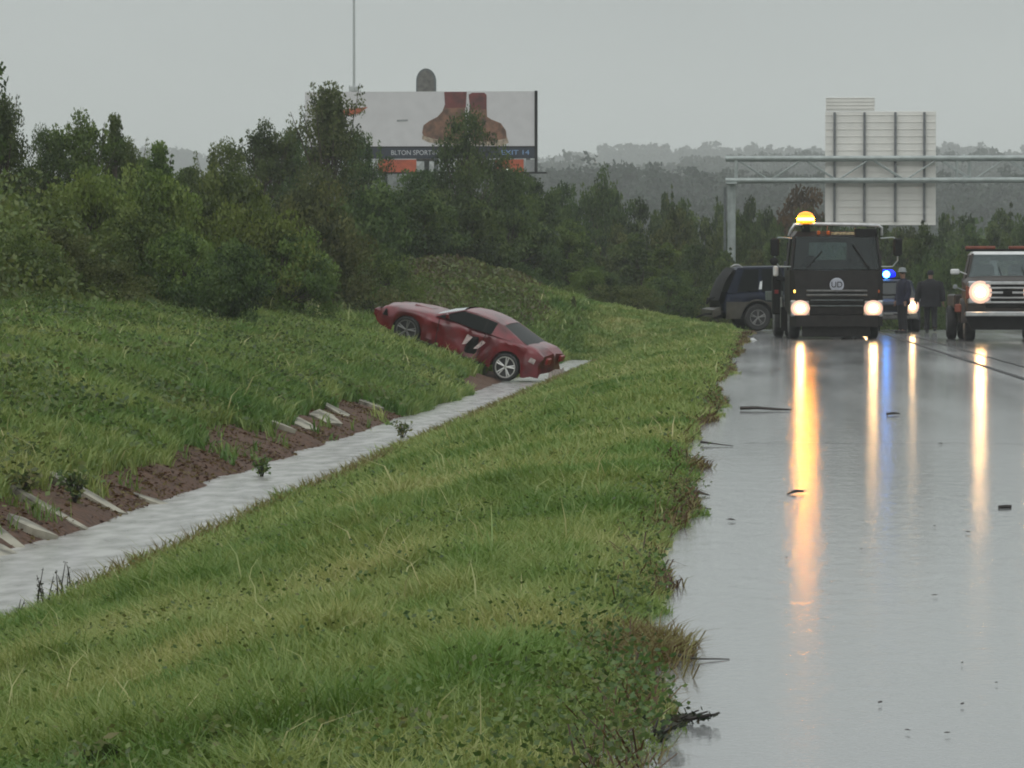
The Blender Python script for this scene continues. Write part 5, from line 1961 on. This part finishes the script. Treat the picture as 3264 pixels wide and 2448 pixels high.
# ------------------------------------------------------------------ billboard, mast
def billboard():
    D = 232.0
    s = F / D
    X_ = lambda p_: px(p_, D)
    Z_ = lambda p_: 1.15 + (633 - p_) / s
    bx_ = X_(907)
    g0 = gz(bx_, D + 1)
    t = empty('billboard', (bx_, D, g0 - .3), 0, 'wide pale billboard picturing a pair of tan boots, standing behind the hill trees', 'billboard')
    ox, oy, oz = t.location
    def q(x0, y0, x1, y1, ya, yb): # box from picture bounds
        return ((X_((x0 + x1) / 2) - ox, (ya + yb) / 2, Z_((y0 + y1) / 2) - oz), (abs(X_(x1) - X_(x0)), abs(yb - ya), abs(Z_(y0) - Z_(y1))))
    mb = MB(); mb.box(*q(656, 197, 1155, 342, .05, .30)); mb.build('face_panel', M['bbwhite'], t)
    mb = MB(); mb.box(*q(656, 317, 1155, 342, .035, .05)); mb.build('lettering_strip', M['bbnavy'], t)
    mb = MB(); mb.box(*q(1155, 196, 1161, 372, -.02, .32)); mb.box(*q(656, 315.5, 1155, 318, .0, .03)); mb.build('frame_edge', M['dark'], t)
    mb = MB(); mb.box(*q(815, 344, 898, 372, .08, .25)); mb.build('orange_apron', M['bborange'], t)
    mb = MB(); mb.box(*q(1070, 344, 1131, 372, .08, .25)); mb.build('orange_apron', M['bborange'], t)
    mb = MB(); mb.box(*q(1136, 345, 1154, 372, .08, .25)); mb.build('grey_apron', M['bbgrey'], t)
    mb = MB()
    for p_ in (720, 830, 940, 1050, 1140):
        mb.box((X_(p_) - ox, .5, (Z_(200) - oz) / 2), (.25, .3, Z_(200) - oz))
    mb.build('support_post', M['darksteel'], t)
    mb = MB(); mb.box(*q(800, 372.5, 1182, 375, -1.1, .2)); mb.build('catwalk', M['dark'], t)
    # floodlight
    mb = MB(); mb.box(*q(1088, 369, 1102, 374, -1.1, -.8), .03); mb.tube([(X_(1095) - ox, -.9, Z_(374) - oz), (X_(1095) - ox, .1, Z_(371) - oz)], .03, 6)
    fl = mb.build('floodlight', M['dark'], t)
    mb = MB(); mb.lathe([(.16, 0), (.14, .06), (.07, .12), (.001, .15)], (X_(1095) - ox, -1.0, Z_(370) - oz), 'z', 14); mb.build('lamp', M['flood'], fl, smooth=True)

    def art(name, pts, mat, y):
        mb = MB()
        mb.prism([(X_(a) - ox, Z_(b_) - oz) for a, b_ in pts], y, .05, 'xz')
        return mb.build(name, mat, t)
    art('boot_picture', [(960, 226), (1005, 226), (1004, 250), (1008, 285), (1009, 302), (1003, 305), (960, 304), (935, 300), (915, 296), (911, 286), (914, 270), (926, 261), (944, 252), (955, 240)], M['boot'], .035)
    art('boot_picture', [(1014, 230), (1051, 230), (1052, 252), (1062, 258), (1082, 266), (1093, 282), (1095, 300), (1088, 308), (1050, 308), (1016, 306), (1012, 285), (1011, 255)], M['boot'], .036)
    art('trouser_picture', [(959, 198), (1008, 198), (1006, 232), (961, 233)], M['bootred'], .030)
    art('trouser_picture', [(1012, 204), (1020, 200), (1046, 200), (1051, 205), (1051, 236), (1015, 236)], M['bootred'], .031)
    art('sole_picture', [(911, 292), (935, 299), (962, 304), (1008, 303), (1010, 311), (960, 312), (925, 307), (911, 300)], M['sole'], .032)
    art('sole_picture', [(1014, 304), (1060, 306), (1096, 298), (1099, 308), (1085, 315), (1016, 313)], M['sole'], .033)
    art('orange_wing', [(722, 248), (745, 234), (793, 230), (775, 244), (752, 248)], M['bborange'], .034)
    art('small_grey_line', [(856, 258), (880, 257), (880, 261), (856, 262)], M['bbgrey'], .034)

    def text(body, xa, yb, hgt, mat, wd=None):
        fc = bpy.data.curves.new('lettering', 'FONT')
        fc.body = body
        fc.size = hgt / .72
        fc.extrude = .008
        fc.materials.append(mat)
        return text_mesh('lettering', fc, t, (X_(xa) - ox, .02, Z_(yb) - oz), (R(90), 0, 0), wd)
    text('BLTON SPORTING', 843, 334, .30, M['bbletter'], (954 - 843) / s)
    text('EXIT 14', 1082, 334, .30, M['bbblue'], (1142 - 1082) / s)

    # arch-topped panel rising behind the board
    Da = 2.0
    mb = MB()
    cxp = px(919.5, D + Da) - ox
    w_ = 43 * (D + Da) / F
    zb_ = Z_(345) - oz
    zt_ = 1.15 + (633 - 147) * (D + Da) / F - oz
    rr_ = w_ / 2
    arch = [(cxp - rr_, zb_)] + [(cxp - rr_ * math.cos(a), zt_ - rr_ * 1.3 + rr_ * 1.3 * math.sin(a)) for a in np.linspace(0, math.pi, 17)] + [(cxp + rr_, zb_)]
    mb.prism(arch, Da, Da + .35, 'xz')
    o1 = mb.build('arched_rim', M['darksteel'], t)
    mb = MB()
    k = .80
    arch2 = [(cxp - rr_ * k, zb_ + .02)] + [(cxp - rr_ * k * math.cos(a), zt_ - rr_ * 1.3 + (rr_ * 1.3 - .12) * math.sin(a)) for a in np.linspace(0, math.pi, 17)] + [(cxp + rr_ * k, zb_ + .02)]
    mb.prism(arch2, Da - .03, Da, 'xz')
    mb.build('arched_panel', M['bbarch'], o1)
    mb = MB()
    mb.box((cxp, Da + .6, (zt_ - 1.2) / 2), (.3, .3, zt_ - 1.2))
    mb.build('arch_post', M['darksteel'], t)


M['bbwhite'] = pmat('billboard_white', (0.60, 0.59, 0.60), 0.5, var=0.035, scale=1.5)
M['bbnavy'] = pmat('billboard_navy', (0.012, 0.018, 0.035), 0.5, var=0.2)
M['bborange'] = pmat('billboard_orange', (0.42, 0.075, 0.025), 0.5, var=0.2, scale=2)
M['bbgrey'] = pmat('billboard_grey', (0.25, 0.26, 0.26), 0.5, var=0.1)
M['bbletter'] = pmat('billboard_letter', (0.5, 0.52, 0.54), 0.5, var=0.1)
M['bbblue'] = pmat('billboard_blue_letter', (0.2, 0.35, 0.6), 0.5, var=0.1)
M['mast'] = pmat('mast_grey', (0.42, 0.44, 0.44), 0.6, var=0.1)
M['bbarch'] = pmat('arched_panel_grey', (0.11, 0.105, 0.095), 0.6, var=0.35, scale=3)
M['boot'] = pmat('tan_boot_print', (0.15, 0.07, 0.038), 0.6, var=0.55, scale=2.2)
M['bootred'] = pmat('dark_red_trouser_print', (0.12, 0.018, 0.016), 0.6, var=0.4, scale=2)
M['sole'] = pmat('pale_sole_print', (0.34, 0.27, 0.20), 0.6, var=0.4, scale=4)
billboard()

Dm = 420.0
gm0 = gz(px(763, Dm), Dm)
mast = empty('radio_mast', (px(763, Dm), Dm, gm0), 0, 'thin pale mast rising high into the sky behind the billboard', 'mast')
mb = MB(); mb.tube([(0, 0, -1), (0, 0, 23.5 - gm0), (0, 0, 50 - gm0)], [.20, .16, .09], 8); mb.build('pole', M['mast'], mast)
zc = 1.15 + (633 - 190) * Dm / F - gm0
mb = MB(); mb.lathe([(.3, -.35), (.48, -.3), (.48, .15), (.2, .3)], (0, 0, zc), 'z', 12)
for a in range(4):
    mb.box((math.cos(a * 1.57) * .5, math.sin(a * 1.57) * .5, zc), (.16, .16, .7), .03)
mb.build('antenna_platform', M['mast'], mast)


# ------------------------------------------------------------------ small things
# broken concrete slabs along the far side of the channel
def slab(x, y, L_, w_, th, yaw, tilt, label):
    mb = MB()
    rs = random.Random(int(y * 100 + x * 7))
    yaw += rs.uniform(-14, 14)
    n_ = 9
    out = []
    for k in range(n_):
        a = 2 * math.pi * k / n_ + rs.uniform(-.25, .25)
        e_ = rs.uniform(.72, 1.05)
        ca, sa = math.cos(a), math.sin(a)
        m_ = max(abs(ca), abs(sa))
        out.append((ca / m_ ** .7 * L_ / 2 * e_, sa / m_ ** .7 * w_ / 2 * e_))
    pts = [(u, v, th / 2 * rs.uniform(.6, 1.1)) for u, v in out] + [(u * .96, v * .9, -th / 2) for u, v in out]
    mb.hull(pts)
    o = mb.build('concrete_slab', M['concrete_slab'])
    o.location = (x, y, gz(x, y) + th * .12)
    o.rotation_euler = (R(rs.uniform(-6, 6)), R(tilt + rs.uniform(-4, 6)), R(yaw))
    return tag(o, label, 'concrete slab', 'broken concrete slabs on the ditch bank')


A1 = 'broken concrete slab lying among dirt on the ditch bank at the lower left'
A2 = 'broken concrete slab in the row on the dirt bank left of the red car'
slab(-6.30, 35.2, 1.05, .26, .10, -22, 24, 'long narrow concrete slab sloping down into the channel, beside the green weed at lower left')
slab(-6.16, 31.6, .50, .34, .12, -8, 20, 'small squarish pale slab nearest the left edge of the ditch bank')
slab(-6.33, 30.7, .9, .20, .09, -20, 26, 'narrow slab half buried at the far left edge of the ditch bank')
slab(-6.28, 32.9, .95, .15, .08, -24, 24, A1)
slab(-6.08, 29.7, .70, .42, .08, -12, 18, 'flat yellowish slab at the waterline of the lower left corner of the ditch')
slab(-6.02, 37.0, .55, .16, .08, -20, 18, 'small thin slab just past the long sloping slab')
for i, (yy, ll, ww) in enumerate(((51.0, .75, .30), (53.4, .6, .4), (55.4, .55, .5), (58.3, .6, .3), (63.0, .45, .5))):
    slab(-6.62 + .10 * (i % 3) + .015 * i, yy, ll, ww, .11, -18 - 5 * (i % 3), 22, A2)


# grass clumps and leafy sprigs overhanging the bank, seen one by one
def sprig(name, x, y, h, n, ls, mat, label, cat, lean=(0, 0), seed=1, group=None, spread=.6, z0=None):
    g_ = np.random.default_rng(seed)
    mb = MB()
    zz = gz(x, y) if z0 is None else z0
    o = empty(name, (x, y, zz), 0, label, cat, group)
    P = []
    for k in range(max(2, n // 9)):
        a = g_.uniform(0, 6.28); sp_ = g_.uniform(.1, spread) * h
        tip = Vector((math.cos(a) * sp_ + lean[0], math.sin(a) * sp_ + lean[1], h * g_.uniform(.7, 1)))
        mid = tip * .5 + Vector((0, 0, h * .12))
        mb.tube([(0, 0, -.02), mid, tip], [.005, .004, .002], 4)
        for j in range(9):
            f = g_.uniform(.25, 1.02)
            q_ = (mid * (2 * f) if f < .5 else mid.lerp(tip, 2 * f - 1))
            P.append(q_ + Vector(g_.normal(size=3)) * ls * .5)
    mb.build('stem', M['twig'], o)
    P = np.array([tuple(p_) for p_ in P])
    v, q, a = leaves(P[:, 0], P[:, 1], P[:, 2], ls * g_.uniform(.7, 1.3, len(P)), g_.random(len(P)), .5, .55)
    link_mesh('leaves', np_mesh('leaves', v, [q], {'tint': a}), M[mat], o)
    return o


M['darkleaf'] = leafmat('dark_sprig_leaves', [(0.012, 0.02, 0.01), (0.03, 0.045, 0.018), (0.05, 0.03, 0.02)])
sprig('leafy_twig', -.245, 10.0, .05, 60, .022, 'darkleaf', 'dark leafy twig reaching over the wet shoulder at the bottom', 'twig', lean=(.10, 0), seed=3, spread=1.2)
sprig('leafy_twig', -.27, 9.6, .07, 60, .022, 'darkleaf', 'dark leafy sprig rising at the bottom edge of the shoulder', 'twig', lean=(.04, 0), seed=4, spread=1.0)
sprig('broadleaf_weed', -1.72, 9.75, .13, 90, .05, 'weeds', 'dark broad-leaved weed in the bottom left corner', 'weed', seed=5)
sprig('broadleaf_weed', -1.42, 9.9, .11, 70, .045, 'weeds', 'dark broad-leaved weed second from the bottom left corner', 'weed', seed=6)
sprig('broadleaf_weed', -6.25, 34.2, .30, 160, .07, 'weeds', 'bright green weed growing between the slabs at lower left', 'weed', seed=7)
sprig('broadleaf_weed', -6.5, 33.0, .30, 160, .07, 'weeds', 'green weed hanging over the slabs near the left edge', 'weed', seed=8)
sprig('broadleaf_weed', -5.62, 42.5, .22, 120, .06, 'weeds', 'small weed growing in the water of the ditch', 'weed', seed=9, z0=-.95)
sprig('broadleaf_weed', -5.1, 54, .25, 120, .06, 'weeds', 'small weed standing in the ditch nearer the red car', 'weed', seed=10, z0=-.95)
for i in range(11):
    yy = 20.6 + i * .45 + random.uniform(-.2, .2)
    sprig('tall_weed', -4.62 + random.uniform(0, .25), yy, random.uniform(.22, .42), 18, .02, 'darkleaf', 'thin dark weed stalk standing against the pale ditch water at left', 'weed', seed=40 + i, group='weed stalks by the ditch', spread=.25)

# reed and straw lying on the shoulder
def stick(name, pts, r_, label, mat='twig', cat='stick'):
    mb = MB(); mb.tube(pts, r_, 6)
    o = mb.build(name, M[mat], smooth=True)
    c = Vector(pts[0])
    o.data.transform(Matrix.Translation(-c))
    o.location = c
    return tag(o, label, cat)


def onroad(xd, yd, z=.01):
    D = 1.15 * F / (yd - 633)
    return Vector((px(xd, D), D, z))


a, b_ = onroad(1600, 888, .03), onroad(1712, 889, .02)
stick('stick', [a, a.lerp(b_, .3) + Vector((0, 0, .01)), a.lerp(b_, .7) + Vector((0, .03, .0)), b_], [.02, .018, .014, .008], 'long dark stick lying across the wet shoulder near the headlight streak')
a, b_ = onroad(1914, 898, .02), onroad(1942, 897, .02)
stick('stick', [a, (a + b_) / 2 + Vector((0, 0, .008)), b_], [.012, .014, .006], 'short dark stick on the shoulder between the two bright streaks')
a, b_ = onroad(1701, 1069, .008), onroad(1736, 1067, .018)
stick('stick', [a, (a + b_) / 2 + Vector((0, .02, .008)), b_], [.004, .010, .006], 'bent dark twig touching the orange streak on the shoulder')
a, b_ = onroad(2155, 1097, .01), onroad(2180, 1096, .012)
stick('stick', [a, (a + b_) / 2, b_], [.010, .012, .009], 'short stubby piece of wood near the right edge of the road')
a, b_ = onroad(1462, 1436, .03), onroad(1577, 1428, .006)
stick('straw', [a, a.lerp(b_, .35) + Vector((0, 0, -.008)), b_], [.007, .0035, .0018], 'thin brown reed pointing from the grass onto the shoulder', cat='reed')
a, b_ = onroad(1515, 963, .03), onroad(1584, 966, .01)
stick('straw', [a, a.lerp(b_, .4), b_], [.012, .006, .003], 'dark runner poking from the grass edge midway along the shoulder', cat='reed')
a, b_ = onroad(1500, 1072, .03), onroad(1534, 1074, .012)
stick('straw', [a, a.lerp(b_, .5), b_], [.012, .009, .003], 'reddish dead leaf stem at the shoulder edge', 'drytuftplain' if 'drytuftplain' in M else 'twig', 'reed')

base = None
for i, (xd, yd, sz) in enumerate(((1580, 1128, 9), (2029, 960, 5), (2088, 1152, 5), (2018, 1290, 5), (2077, 1437, 6), (1902, 1525, 9), (2078, 1527, 8), (1961, 1585, 7), (2045, 1590, 6), (1525, 1104, 7), (2017, 1140, 5), (2096, 1030, 4), (1660, 960, 4), (1700, 1210, 5), (1860, 1190, 3), (2150, 1480, 5))):
    p_ = onroad(xd, yd, .012)
    w_ = sz * p_.y / F
    if base is None:
        mb = MB()
        mb.hull([(.5, 0, 0), (-.5, .1, .05), (0, 1.1, .0), (.1, -1.0, .1), (.3, .6, .3), (-.3, -.5, .35), (0, 0, .45)])
        base = mb.build('leaf_scrap', M['twig'])
        o = base
    else:
        o = base.copy(); col.objects.link(o)
    o.location = p_
    o.scale = (w_, w_ * 1.6, w_)
    o.rotation_euler = (0, 0, random.uniform(0, 6))
    tag(o, 'tiny dark scrap of leaf lying on the wet shoulder', 'leaf', 'scraps on the wet road')
mb = MB(); mb.hull([(-.1, 0, 0), (.1, .02, 0), (.05, .12, .02), (-.06, .1, .05), (0, .03, .07)])
o = mb.build('litter', M['litter']); o.location = (-.10, 90.5, .01)
tag(o, 'scrap of white litter at the grass corner left of the black truck', 'litter')


# ------------------------------------------------------------------ rain haze
mb = MB()
mb.add([(x, y, z) for x in (-1000, 1000) for y in (-60, 3300) for z in (-18, 122)], [(0, 1, 3, 2), (4, 6, 7, 5), (0, 4, 5, 1), (2, 3, 7, 6), (0, 2, 6, 4), (1, 5, 7, 3)])
m = bpy.data.materials.new('rain_haze')
m.use_nodes = True
m.node_tree.nodes.clear()
ho = m.node_tree.nodes.new('ShaderNodeOutputMaterial')
hv_ = m.node_tree.nodes.new('ShaderNodeVolumePrincipled')
hv_.inputs['Density'].default_value = HAZE
hv_.inputs['Color'].default_value = (0.93, 0.95, 0.95, 1)
m.node_tree.links.new(hv_.outputs[0], ho.inputs['Volume'])
tag(mb.build('haze', m), kind='stuff')
